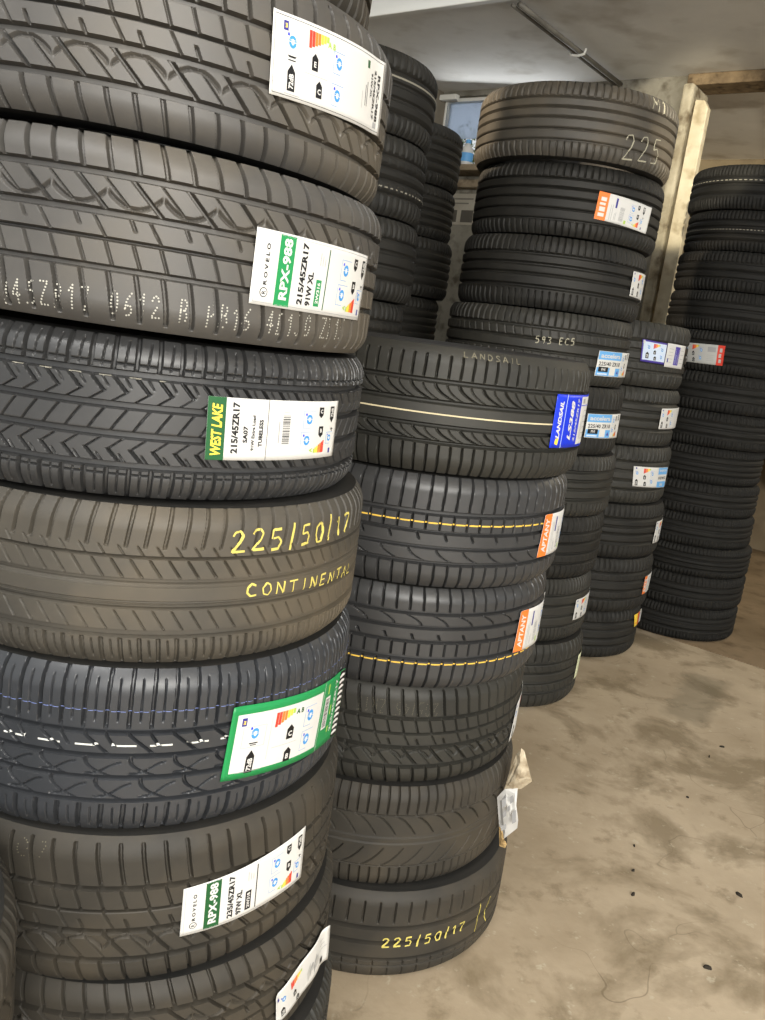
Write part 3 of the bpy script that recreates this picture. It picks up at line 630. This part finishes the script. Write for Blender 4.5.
# labels: corners as (angle on the tyre, height -1..1): top left, top right, bottom right, bottom left
def box(a0, a1, t0, t1, b0, b1): return [(a0, t0), (a1, t1), (a1-(t0-t0), b1), (a0, b0)]
lab_back(TY['A',7], [(-.9014,.592),(-.2695,.711),(-.2398,-.181),(-.8789,-.286)])
lab_rovelo(TY['A',6], [(-.9144,.345),(-.2652,.339),(-.2774,-.528),(-.9147,-.521)], '215/45ZR17', '91W XL', '2W316', 'white tyre label with a green band')
lab_westlake(TY['A',5], [(-1.0512,.401),(-.3966,.402),(-.3908,-.417),(-1.0436,-.418)])
lab_green(TY['A',3], [(-.928,.515),(-.137,.33),(-.187,-.62),(-.955,-.435)])
lab_rovelo(TY['A',2], [(-1.089,.30),(-.462,.486),(-.452,-.328),(-1.089,-.368)], '235/45ZR17', '97W XL', '2W318', 'white tyre label with a dark green band', 'dark_green', 'black')
lab_crumpled(TY['A',1], [(-.655,.065),(-.21,.37),(-.15,-.50),(-.612,-.56)])
lab_landsail(TY['B',5], [(-.8055,.461),(-.15,.456),(-.13,-.478),(-.8023,-.444)])
lab_orange(TY['B',4], [(-.6762,.356),(-.01,.30),(-.02,-.525),(-.6813,-.472)])
lab_orange(TY['B',3], [(-.7193,.478),(-.05,.36),(-.06,-.56),(-.7248,-.392)])
lab_white(TY['B',2], [(-.3962,.06),(.26,.5),(.26,-.4),(-.4091,-.741)], 'white label seen nearly edge on')
lab_orange(TY['C',7], [(-1.441,.327),(-.757,.2),(-.7835,-.562),(-1.4515,-.435)], None, 'white tyre label with a faded orange end')
lab_white(TY['C',6], [(-.7706,.425),(-.11,.455),(-.10,-.337),(-.7568,-.294)], 'white label seen at a slant')
lab_accelera(TY['C',5], [(-1.0409,.06),(-.37,.10),(-.36,-.66),(-1.0453,-.688)], 'sky blue and white label')
lab_accelera(TY['C',4], [(-1.0899,.248),(-.4233,.276),(-.4,-.479),(-1.086,-.46)], 'sky blue and white label')
lab_white(TY['C',1], [(-.7658,.31),(-.10,.338),(-.09,-.40),(-.7581,-.365)], 'small white energy label')
lab_edge(TY['C',0], [(-.47,.404),(.2,.42),(.2,-.37),(-.49,-.389)])
lab_framed(TY['D',5], [(-1.3851,.459),(-1.0295,.423),(-1.0265,-.24),(-1.3648,-.223)])
lab_second(TY['D',5], [(-1.0235,.447),(-.594,.434),(-.60,-.319),(-1.0196,-.302)])
lab_white(TY['D',4], [(-.9377,.375),(-.32,.424),(-.31,-.338),(-.9229,-.354)], 'white energy label with a torn corner')
lab_white(TY['D',3], [(-1.2479,.36),(-.5528,.323),(-.5411,-.413),(-1.21,-.35)], 'white energy label with a sky blue end', end='sky')
lab_white(TY['D',2], [(-.69,.38),(-.07,.40),(-.06,-.48),(-.68,-.47)], 'white label seen nearly edge on')
lab_orange(TY['D',1], [(-.7,.289),(-.08,.33),(-.07,-.43),(-.68,-.401)], None, 'white label with a red orange edge')
lab_sample(TY['D',0], [(-.69,.72),(-.30,.72),(-.31,.15),(-.60,.14)])
L = lab_white(TY['E',8], [(-2.5442,.291),(-1.9409,.346),(-1.9269,-.645),(-2.5016,-.668)], 'grey label with a red end', end='red')
L.data.materials[0] = MAT['silver']

# writing and paint on the treads
handwrite(TY['A',4], '225/50/17', (-.985,.47), (-.30,.50), .27, CHALK_Y, .0030)
handwrite(TY['A',4], 'CONTINENTAL', (-.905,-.125), (-.19,-.215), .165, CHALK_Y, .0022)
handwrite(TY['A',6], '215/45ZR17 0612 B PB16 4E1J0 ZR15', (-1.86,-.905), (-.40,-.80), .25, DOTS, dots=(.0032,.0021), name='stamped_code', skip=.06, gap=.40)
handwrite(TY['A',2], '6 07', (-1.9,.68), (-1.62,.70), .2, DOTS2, dots=(.0033,.0016), name='stamped_code', skip=.3)
handwrite(TY['B',2], '205/45 ZR17', (-1.69,.46), (-1.2,.45), .26, DOTS2, dots=(.003,.0017), name='stamped_code', skip=.25, rot=True)
handwrite(TY['B',0], '225/50/17', (-1.43,-.19), (-.83,-.17), .21, CHALK_Y, .0030)
handwrite(TY['B',0], '/(', (-.72,-.36), (-.52,-.38), .5, CHALK_Y, .0022)
handwrite(TY['C',8], '225', (-1.25,-.88), (-.78,-.80), .68, CHALK_W, .0034)
handwrite(TY['C',8], 'M1', (-1.0,.62), (-.80,.60), .34, CHALK_W, .0032)
handwrite(TY['C',5], '593 EC5', (-1.735,.03), (-1.34,.10), .20, CHALK_W, .0028)
stripe(TY['A',3], .54, PAINT['blue'], .0007)
stripe(TY['A',3], .13, PAINT['white'], .0022, dash=(.042, .62))
stripe(TY['A',5], .515, PAINT['dim'], .0012, a0=-1.75, a1=-1.2, n=400, dash=(.031, .42))
stripe(TY['B',5], -.05, PAINT['cream'], .0024)
stripe(TY['B',4], .19, PAINT['yellow'], .0026)
stripe(TY['B',3], -.46, PAINT['yellow'], .0026)
stripe(TY['F',8], .34, PAINT['dim'], .0045)
stripe(TY['F',7], -.32, PAINT['dim'], .0035, dash=(.02, .5))
stripe(TY['E',12], .28, PAINT['dim'], .0035, dash=(.02, .6))
stripe(TY['E',11], .02, PAINT['dim'], .0035, dash=(.014, .5))

# pale brand letters high on the shoulder of the blue-label tyre
handwrite(TY['B',5], 'LANDSAIL', (-1.44,.875), (-1.10,.865), .085, DOTS2, .0016, name='sidewall_lettering', jitter=0)

# torn label hanging off the second tyre of the blue-label stack: a creased sheet and its stiff brown backing
b1 = TY['B',1]; inv = Matrix.Translation(Vector(ST['B'][1][:3])).inverted()
def sheet(name, outline, centre, m, thick, lb=None):
    """crumpled sheet: a fan from the outline through inner rings to the centre, given real thickness"""
    O = [Vector(p) for p in outline]; c = Vector(centre); V = []; F = []; k = len(O); rings = 4
    for j in range(rings):
        f = 1-j/rings
        V += [c+(p-c)*f+Vector((random.uniform(-1, 1), random.uniform(-1, 1), random.uniform(-1, 1)))*(.0022 if j else .0006) for p in O]
    V.append(c)
    for j in range(rings-1): F += [(j*k+i, j*k+(i+1) % k, (j+1)*k+(i+1) % k, (j+1)*k+i) for i in range(k)]
    F += [((rings-1)*k+i, (rings-1)*k+(i+1) % k, rings*k) for i in range(k)]
    o = link(name, [inv @ v for v in V], F, m, b1.root, smooth=False)
    md = o.modifiers.new('thickness', 'SOLIDIFY'); md.thickness = thick
    if lb: o['label'] = lb
    return o
TORN = __import__('json').loads('''{"label": [[0.3028, 1.51, 0.3227], [0.3116, 1.495, 0.3509], [0.3342, 1.485, 0.3625], [0.3365, 1.48, 0.3264], [0.3465, 1.485, 0.2937], [0.3476, 1.49, 0.2727], [0.3303, 1.51, 0.2329], [0.3179, 1.515, 0.2563]], "label_c": [0.3236, 1.488, 0.3084], "card": [[0.3104, 1.5, 0.3433], [0.3144, 1.49, 0.3915], [0.3209, 1.485, 0.4319], [0.326, 1.48, 0.4504], [0.3323, 1.478, 0.446], [0.3418, 1.475, 0.4213], [0.3575, 1.48, 0.3841], [0.342, 1.485, 0.3636], [0.3245, 1.49, 0.3536]], "card_c": [0.326, 1.47, 0.4004], "scrap": [[0.3117, 1.49, 0.2719], [0.319, 1.49, 0.264], [0.3263, 1.485, 0.2459], [0.3326, 1.485, 0.2378], [0.3301, 1.485, 0.2284], [0.3197, 1.49, 0.228]], "scrap_c": [0.3204, 1.482, 0.2493], "marks": [[[0.3121, 1.478, 0.3109], [0.3166, 1.475, 0.3178], [0.3186, 1.475, 0.3049], [0.3142, 1.478, 0.2979]], [[0.3191, 1.478, 0.3229], [0.3225, 1.475, 0.3297], [0.3243, 1.475, 0.319], [0.3208, 1.478, 0.3121]], [[0.306, 1.478, 0.3363], [0.3124, 1.475, 0.3435], [0.3152, 1.475, 0.3264], [0.3088, 1.478, 0.3192]], [[0.3204, 1.478, 0.345], [0.3248, 1.475, 0.3519], [0.3273, 1.475, 0.3369], [0.3228, 1.478, 0.33]], [[0.3295, 1.478, 0.3134], [0.3358, 1.475, 0.3207], [0.3401, 1.475, 0.2948], [0.3337, 1.478, 0.2875]], [[0.3131, 1.478, 0.28], [0.3214, 1.475, 0.2876], [0.3232, 1.475, 0.2768], [0.3148, 1.478, 0.2691]]]}''')
CARD = mat_mottled('peeled_backing', srgb(128,112,88), srgb(196,184,160), 30, .85, .2, bump=.4)
sheet('torn_label', TORN['label'], TORN['label_c'], MAT['white'], .0006, 'torn white label hanging loose')
for nm, key, mm in (('torn_label_print', 'marks', 'grey'),):
    for q in TORN[key]: link(nm, [inv @ Vector(p) for p in q], [(0, 1, 2, 3)], MAT[mm], b1.root, smooth=False)
sheet('peeled_backing', TORN['card'], TORN['card_c'], CARD, .0012, 'folded brown paper backing')
sheet('backing_scrap', TORN['scrap'], TORN['scrap_c'], mat_mottled('backing_scrap', srgb(150,125,85), srgb(176,150,104), 30, .85, .2), .001, 'narrow brown scrap of backing')

# ------------------------------------------------------------------ the room
def floor_mat():
    m = mat_mottled('floor_concrete', srgb(148,132,108), srgb(188,172,148), 1.6, .62, .3, lo=.30, hi=.68, detail=9, bump=.12, bscale=45)
    nt = m.node_tree; N = nt.nodes; K = nt.links; b = N['Principled BSDF']; tc = N['Texture Coordinate']
    src = b.inputs['Base Color'].links[0].from_socket
    def noise(scale, detail=5, rough=.6, dist=0):
        n = N.new('ShaderNodeTexNoise'); n.inputs['Scale'].default_value = scale; n.inputs['Detail'].default_value = detail
        n.inputs['Roughness'].default_value = rough; n.inputs['Distortion'].default_value = dist
        K.new(tc.outputs['Object'], n.inputs['Vector']); return n.outputs['Fac']
    def ramp(x, a, c):
        r = N.new('ShaderNodeMapRange'); r.clamp = True; r.inputs[1].default_value = a; r.inputs[2].default_value = c; K.new(x, r.inputs[0]); return r.outputs[0]
    def mixc(fac, a, col):
        x = N.new('ShaderNodeMix'); x.data_type = 'RGBA'; K.new(fac, x.inputs[0]); K.new(a, x.inputs[6]); x.inputs[7].default_value = (*col, 1); return x.outputs[2]
    def mul(x, k):
        q = N.new('ShaderNodeMath'); q.operation = 'MULTIPLY'; K.new(x, q.inputs[0])
        if isinstance(k, float): q.inputs[1].default_value = k
        else: K.new(k, q.inputs[1])
        return q.outputs[0]
    c = mixc(mul(ramp(noise(3.1, 6, .6, .4), .50, .61), .68), src, srgb(112,98,74))      # damp stains
    c = mixc(mul(ramp(noise(11, 5, .65), .56, .68), .5), c, srgb(112,98,75))            # small scuffs
    c = mixc(mul(ramp(noise(26, 3, .7), .62, .70), .6), c, srgb(190,180,158))           # pale wear
    # an old rectangular patch and a worn curved scrape, both at fixed places on the slab
    sp = N.new('ShaderNodeSeparateXYZ'); wob = N.new('ShaderNodeVectorMath'); wob.operation = 'MULTIPLY_ADD'
    wn = N.new('ShaderNodeTexNoise'); wn.inputs['Scale'].default_value = 14; K.new(tc.outputs['Object'], wn.inputs['Vector'])
    K.new(wn.outputs['Color'], wob.inputs[0]); wob.inputs[1].default_value = (.09,.09,0); K.new(tc.outputs['Object'], wob.inputs[2])
    rot = N.new('ShaderNodeMapping'); rot.vector_type = 'TEXTURE'; rot.inputs['Location'].default_value = (1.311, 2.993, 0); rot.inputs['Rotation'].default_value = (0,0,-3.663)
    K.new(wob.outputs[0], rot.inputs['Vector']); K.new(rot.outputs[0], sp.inputs[0])
    def inside(x, h):
        ab = N.new('ShaderNodeMath'); ab.operation = 'ABSOLUTE'; K.new(x, ab.inputs[0]); return ramp(ab.outputs[0], h+.02, h-.02)
    c = mixc(mul(mul(inside(sp.outputs[0], .075), inside(sp.outputs[1], .26)), .38), c, srgb(92,88,72))
    v = N.new('ShaderNodeTexVoronoi'); v.feature = 'DISTANCE_TO_EDGE'; v.inputs['Scale'].default_value = 1.3
    mp = N.new('ShaderNodeVectorMath'); mp.operation = 'ADD'
    nn = N.new('ShaderNodeTexNoise'); nn.inputs['Scale'].default_value = 4; K.new(tc.outputs['Object'], nn.inputs['Vector'])
    K.new(tc.outputs['Object'], mp.inputs[0]); K.new(nn.outputs['Color'], mp.inputs[1]); K.new(mp.outputs[0], v.inputs['Vector'])
    cr = N.new('ShaderNodeMapRange'); cr.inputs[1].default_value = .002; cr.inputs[2].default_value = .007; cr.inputs[3].default_value = 1; cr.inputs[4].default_value = 0
    K.new(v.outputs['Distance'], cr.inputs[0])
    c = mixc(mul(cr.outputs[0], mul(ramp(noise(2.3, 2), .5, .62), .5)), c, srgb(92,80,60))   # hairline cracks
    K.new(c, b.inputs['Base Color'])
    return m
FLOOR = floor_mat()
def flat_poly(name, pts, z0, z1, m):
    mb = MB(); mb.prism([UV(u, v, z0) for u, v in pts], (0, 0, z1-z0)); o = mb.build(name, m); o['kind'] = 'structure'; return o
flat_poly('floor', [(-4,-3.2),(-4,4.5),(3.70,4.5),(3.70,-3.2)], -.12, 0, FLOOR)
FLOOR2 = mat_mottled('floor_back_concrete', srgb(112,96,74), srgb(138,120,96), 2.2, .75, .2, detail=8, c3=srgb(96,80,60), scale3=9, bump=.15, bscale=50)
flat_poly('floor_back_room', [(3.712,-3.2),(3.712,4.5),(6.6,4.5),(6.6,-3.2)], -.12, 0, FLOOR2)
JOINT = mat_mottled('joint_dirt', srgb(60,50,38), srgb(86,74,56), 30, .9, .1)
flat_poly('trim_1', [(3.70,-3.2),(3.70,4.5),(3.712,4.5),(3.712,-3.2)], -.12, -.004, JOINT)

CONC = mat_mottled('wall_concrete', srgb(112,108,96), srgb(150,146,134), 3, .85, .2, detail=9, c3=srgb(92,86,74), scale3=14, bump=.5, bscale=30)
WALLB = mat_mottled('wall_brown_render', srgb(120,106,84), srgb(148,134,108), 1.5, .85, .2, detail=7, c3=srgb(104,92,74), scale3=5, bump=.2, bscale=40)
WALLL = mat_mottled('wall_left_render', srgb(112,104,90), srgb(138,130,116), 2.2, .85, .2, detail=8, bump=.25, bscale=30)
CEIL = mat_mottled('ceiling_board', srgb(220,217,210), srgb(232,229,222), 2.5, .8, .2, detail=7, c3=srgb(190,183,170), scale3=3.5, bump=.06, bscale=60)
structure('wall_left', [(-2.8,4.57,-3.34,-3.20,0,3.0)], WALLL)
WU0, WU1 = 4.47, 4.62                      # back wall, a window high on the left of it
structure('wall_back', [(WU0,WU1,-3.20,-1.70,0,2.17),(WU0,WU1,-2.14,-1.70,2.17,2.62),(WU0,WU1,-3.20,-2.14,2.59,2.62)], CONC)
structure('ceiling', [(3.32,4.62,-3.24,3.2,2.62,2.74),(4.62,6.4,-2.36,3.2,2.62,2.74)], CEIL)
structure('ceiling_front', [(-.6,2.70,-3.24,3.2,2.62,2.74)], CEIL)
WHITE = mat_plain('white_gloss', srgb(226,224,216), .45)
structure('trim_2', [(3.285,3.32,-3.24,3.2,2.60,2.76)], WHITE, .004)        # pale edge board of the ceiling under the roof opening
BEAM = mat_mottled('beam_stained', srgb(86,72,54), srgb(132,114,88), 9, .8, .2, detail=8, c3=srgb(66,54,40), scale3=22, bump=.5, bscale=40)
structure('trim_beam', [(4.44,4.62,-1.70,3.2,2.565,2.62)], BEAM, .006)
PIL = mat_mottled('pillar_flaking', srgb(150,140,118), srgb(188,180,158), 7, .85, .2, detail=9, c3=srgb(110,98,78), scale3=16, bump=.9, bscale=26)
structure('pillar_back', [(4.40,4.64,-1.70,-1.645,0,2.565)], PIL, .012)
BOARD = mat_mottled('jamb_board', srgb(208,196,166), srgb(226,216,190), 8, .6, .3, c3=srgb(176,160,128), scale3=12)
mb = MB(); mb.prism([UV(4.42,-1.632,0), UV(4.42,-1.562,0), UV(4.42,-1.562,2.45), UV(4.42,-1.585,2.485), UV(4.42,-1.632,2.49)], UV(.05,0,0))
o = mb.build('trim_3', BOARD); o['kind'] = 'structure'; bevel(o, .004)
structure('wall_back_room', [(6.25,6.4,-2.36,3.2,0,2.74)], WALLB)
structure('wall_back_room_left', [(4.64,6.25,-2.36,-2.24,0,2.62)], WALLB)

# window in the back wall: frame, pale blue sheet over its upper part, sill
BLUE = mat_mottled('painted_sheet_blue', srgb(214,222,234), srgb(226,232,241), 5, .6, .3, c3=srgb(170,182,202), scale3=9)
nb = BLUE.node_tree; tr = nb.nodes.new('ShaderNodeBsdfTranslucent'); ms = nb.nodes.new('ShaderNodeMixShader'); ms.inputs[0].default_value = .75
tr.inputs['Color'].default_value = (*srgb(226,234,246), 1)
nb.links.new(nb.nodes['Principled BSDF'].outputs[0], ms.inputs[1]); nb.links.new(tr.outputs[0], ms.inputs[2])
tp = nb.nodes.new('ShaderNodeBsdfTransparent'); tp.inputs['Color'].default_value = (.80,.87,.97,1); m2 = nb.nodes.new('ShaderNodeMixShader'); m2.inputs[0].default_value = .5
nb.links.new(ms.outputs[0], m2.inputs[1]); nb.links.new(tp.outputs[0], m2.inputs[2])
nb.links.new(m2.outputs[0], nb.nodes['Material Output'].inputs['Surface'])
w1 = bpy.data.objects.new('window_1', None); COL.objects.link(w1); w1['kind'] = 'structure'
def wpart(name, boxes, m, bw=.003):
    mb = MB()
    for b in boxes: uvbox(mb, *b)
    return bevel(mb.build(name, m, w1), bw)
wpart('window_frame', [(4.50,4.56,-3.20,-3.185,2.17,2.59),(4.50,4.56,-2.18,-2.14,2.17,2.59),(4.50,4.56,-3.20,-2.14,2.57,2.59)], WHITE)
wpart('blind_sheet', [(4.535,4.539,-3.185,-2.185,2.365,2.57)], BLUE)
wpart('head_rail', [(4.43,4.47,-3.20,-3.08,2.565,2.595)], WHITE)
gl = bpy.data.materials.new('window_glass'); gl.use_nodes = True
gb = gl.node_tree.nodes['Principled BSDF']; gb.inputs['Transmission Weight'].default_value = 1; gb.inputs['Roughness'].default_value = .02; gb.inputs['IOR'].default_value = 1.45
wpart('pane', [(4.503,4.508,-3.185,-2.18,2.17,2.57)], gl, .001)
TIMBER = mat_mottled('sill_timber', srgb(118,104,84), srgb(146,132,110), 10, .7, .25, c3=srgb(92,80,62), scale3=18, bump=.3)
structure('trim_sill', [(4.30,4.50,-3.20,-2.30,2.135,2.17)], TIMBER, .006)
structure('trim_rail', [(4.40,4.47,-3.20,-2.30,2.06,2.105)], TIMBER, .006)

# bottle standing on the sill
def lathe(mb, prof_, c, seg=24):
    n = len(prof_); V = [(c[0]+r*math.cos(2*PI*k/seg), c[1]+r*math.sin(2*PI*k/seg), c[2]+z) for r, z in prof_ for k in range(seg)]
    mb.add(V, [(i*seg+k, i*seg+(k+1) % seg, (i+1)*seg+(k+1) % seg, (i+1)*seg+k) for i in range(n-1) for k in range(seg)]+[tuple(range(seg))[::-1], tuple(range((n-1)*seg, n*seg))])
bc = UV(4.40,-2.925,2.17)
bt = bpy.data.objects.new('plastic_bottle', None); COL.objects.link(bt); bt.location = bc
tag(bt, 'white plastic bottle with a blue label on the high window sill', 'bottle')
mb = MB(); lathe(mb, [(.030,0),(.036,.004),(.038,.02),(.038,.085),(.034,.105),(.020,.122),(.014,.126),(.014,.138)], (0,0,0)); mb.build('bottle_body', MAT['white'], bt, True)
mb = MB(); lathe(mb, [(.0385,.030),(.0387,.031),(.0387,.078),(.0385,.079)], (0,0,0)); mb.build('bottle_label', MAT['sky'], bt, True)
mb = MB(); lathe(mb, [(.0160,.134),(.0165,.136),(.0165,.152),(.014,.155)], (0,0,0)); mb.build('bottle_cap', MAT['sky'], bt, True)

# shrub outside the window
LEAF = mat_mottled('leaf_green', srgb(56,84,36), srgb(112,140,66), 14, .6, .3)
WOOD = mat_mottled('twig_brown', srgb(70,56,40), srgb(98,80,58), 20, .8, .2)
sh = bpy.data.objects.new('shrub', None); COL.objects.link(sh); sb = UV(4.96,-3.30,1.50); sh.location = sb
tag(sh, 'green leafy shrub outside the high back window', 'shrub')
mb = MB(); mt = MB()
for i in range(16):
    a = random.uniform(0, 6.28); e = Vector((.20*math.cos(a)*random.random(), .20*math.sin(a)*random.random(), random.uniform(.7, 1.0)))
    mt.tube([(0,0,0), e*.5+Vector((0,0,.03)), e], [.008,.005,.002], 6)
    for k in range(150):
        p = e*random.uniform(.55, 1.05)+Vector((random.gauss(0,.05), random.gauss(0,.05), random.gauss(0,.03)))
        d = Vector((random.gauss(0,1), random.gauss(0,1), random.gauss(0,1))).normalized()*.032; q = d.orthogonal().normalized()*.010; nn = d.cross(q).normalized()*.004
        mb.add([p, p+d*.5+q+nn, p+d, p+d*.5-q+nn], [(0,1,2,3)])
mb.build('foliage', LEAF, sh); mt.tube([(0,0,-1.50),(0,0,-.7),(0,0,.02)], [.03,.025,.012], 8); mt.build('stem', WOOD, sh, True)
flat_poly('ground_outside', [(4.62,-4.4),(4.62,-3.2),(6.6,-3.2),(6.6,-4.4)], -.12, 0, FLOOR2)

# paper notice pinned under the sill
nt_ = bpy.data.objects.new('paper_notice', None); COL.objects.link(nt_); nt_.location = UV(4.466,-2.965,1.945)
tag(nt_, 'grey printed paper notice pinned on the back wall below the sill', 'notice')
def npart(name, rects, m, u):
    mb = MB()
    for (v0, v1, z0, z1) in rects: mb.prism([UV(u,v0,z0), UV(u,v1,z0), UV(u,v1,z1), UV(u,v0,z1)], UV(-.0012,0,0))
    return mb.build(name, m, nt_)
npart('sheet', [(-.11,.11,-.09,.09)], mat_mottled('notice_paper', srgb(150,144,130), srgb(168,162,148), 8, .8, .2), 0)
ND = mat_plain('notice_dark', srgb(82,78,70), .8)
npart('printed_picture', [(-.10,-.015,-.075,-.005)], ND, -.0013); npart('printed_picture', [(.015,.10,-.075,-.005)], ND, -.0013)
NG = mat_plain('notice_grey', srgb(112,108,98), .8)
npart('printed_line', [(-.09,.09,.055,.065)], NG, -.0013); npart('printed_line', [(-.09,.06,.03,.038)], NG, -.0013)

# ceiling conduit with its white clip
cd = bpy.data.objects.new('conduit', None); COL.objects.link(cd); cd.location = UV(3.9,-2.05,2.590)
tag(cd, 'dark grey conduit pipe running along the ceiling towards the back wall', 'pipe')
GREY = mat_mottled('conduit_grey', srgb(92,88,80), srgb(120,116,106), 8, .5, .4)
mb = MB(); mb.tube([UV(-.565,-.01,0), UV(.54,.0,0)], .011, 12); mb.tube([UV(-.565,-.045,0), UV(.54,-.035,0)], .007, 10); mb.build('pipe', GREY, cd, True)
mb = MB(); mb.tube([UV(.03,.026,.011), UV(.03,.022,-.012), UV(.03,-.006,-.018), UV(.03,-.045,-.014), UV(.03,-.06,.011)], .006, 8); mb.build('clip', WHITE, cd, True)

# a tyre hung on the wall of the back room, its lower left edge showing past the far stack
hx = UV(5.98,-.99,.74)
ht = Tyre((0,0,0), .19, .30, rib4, RUB['matte'], 'dark tyre hung on the back room wall, an edge past the far stack', None, 200, 31)
ht.root.rotation_euler = (math.radians(90), 0, -AZ); ht.root.location = hx+UV(.19,0,0)
pg = MB(); pg.tube([UV(6.26,-.99,.925), UV(5.99,-.99,.925), UV(5.96,-.99,.955)], .012, 10)
pg = pg.build('wall_peg', GREY, None, True); tag(pg, 'steel peg on the back room wall holding the hung tyre', 'peg')

# crumbs of rubber on the floor
CR = mat_plain('debris', srgb(44,38,30), .9)
for i, (x, y, l) in enumerate([(1.213, 2.551, 0.012), (1.14, 2.466, 0.007), (0.979, 2.192, 0.008), (0.693, 1.714, 0.01), (0.962, 1.767, 0.016), (0.718, 1.806, 0.006), (0.749, 1.913, 0.007), (0.792, 1.505, 0.013)]):
    l *= .8
    mb = MB(); n = 7; h = .004+.002*(i % 2); a0 = i*1.3
    ring = [Vector((l*math.cos(2*PI*k/n)*random.uniform(.7,1.1), l*.5*math.sin(2*PI*k/n)*random.uniform(.7,1.1), 0)) for k in range(n)]
    V = ring+[p*.7+Vector((0,0,h)) for p in ring]
    mb.add(V, [tuple(range(n))[::-1], tuple(range(n,2*n))]+[(k,(k+1) % n,n+(k+1) % n,n+k) for k in range(n)])
    o = mb.build('rubber_chip', CR); o.location = (x, y, .0); o.rotation_euler = (0, 0, a0)
    tag(o, 'tiny dark chip lying loose on the bare concrete floor', 'debris', 'dark chips on the floor')

# ------------------------------------------------------------------ light
W = bpy.data.worlds.new('sky'); SC.world = W; W.use_nodes = True
bg = W.node_tree.nodes['Background']; bg.inputs[0].default_value = (.93,.97,1.0,1); bg.inputs[1].default_value = .55
def area(name, loc, target, sx, sy, power, col):
    l = bpy.data.lights.new(name, 'AREA'); l.shape = 'RECTANGLE'; l.size = sx; l.size_y = sy; l.energy = power; l.color = col
    o = bpy.data.objects.new(name, l); COL.objects.link(o); o.location = loc
    o.rotation_euler = (Vector(target)-Vector(loc)).to_track_quat('-Z', 'Y').to_euler(); return o
area('door_daylight', UV(-1.2,2.6,2.2), UV(1.7,.3,.0), 2.2, 1.6, 150, (1,.965,.90))
area('front_rooflight', UV(-.35,-.45,2.75), UV(.7,-.95,1.25), .9, .7, 66, (1,.985,.96))
area('window_daylight', UV(4.40,-2.70,2.42), UV(3.2,-2.3,2.52), .8, .3, 1.0, (.90,.95,1))
area('back_room_fill', UV(5.3,.3,2.55), UV(5.4,-.4,0), .9, .3, 14, (1,.90,.70))  # added warm fill that brightens the back room, not a fitting of the place
def spot(name, loc, target, power, deg, blend, col, rad=.03):
    l = bpy.data.lights.new(name, 'SPOT'); l.energy = power; l.spot_size = math.radians(deg); l.spot_blend = blend; l.color = col; l.shadow_soft_size = rad
    o = bpy.data.objects.new(name, l); COL.objects.link(o); o.location = loc
    o.rotation_euler = (Vector(target)-Vector(loc)).to_track_quat('-Z', 'Y').to_euler(); return o
spot('sun_shaft_right', UV(.4,-.1,2.05), UV(4.42,-1.62,2.22), 420, 12.5, .25, (1,.90,.70))
spot('sun_shaft_middle', UV(1.0,.5,2.12), UV(2.72,-1.03,1.86), 130, 7, .3, (1,.90,.72))
spot('sun_shaft_left', UV(1.1,-2.3,2.5), UV(2.42,-1.66,1.90), 150, 17, .4, (1,.82,.60))

# ------------------------------------------------------------------ camera
H, p, r, f = 1.207579, 0.217374, 0.131179, 833.618833
fw = Vector((0, math.cos(p), -math.sin(p))); up0 = Vector((0, math.sin(p), math.cos(p))); rt0 = Vector((1, 0, 0))
rt = rt0*math.cos(r)+up0*math.sin(r); up = -rt0*math.sin(r)+up0*math.cos(r)
cam = bpy.data.cameras.new('camera'); co = bpy.data.objects.new('camera', cam); COL.objects.link(co)
M = Matrix((rt, up, -fw)).transposed().to_4x4(); M.translation = (0, 0, H); co.matrix_world = M
cam.sensor_fit = 'HORIZONTAL'; cam.sensor_width = 36; cam.lens = f/765*36; cam.clip_start = .02
SC.camera = co
SC.view_settings.view_transform = 'Standard'; SC.view_settings.look = 'None'; SC.view_settings.gamma = 1; SC.view_settings.exposure = .9
SC.view_settings.use_curve_mapping = False
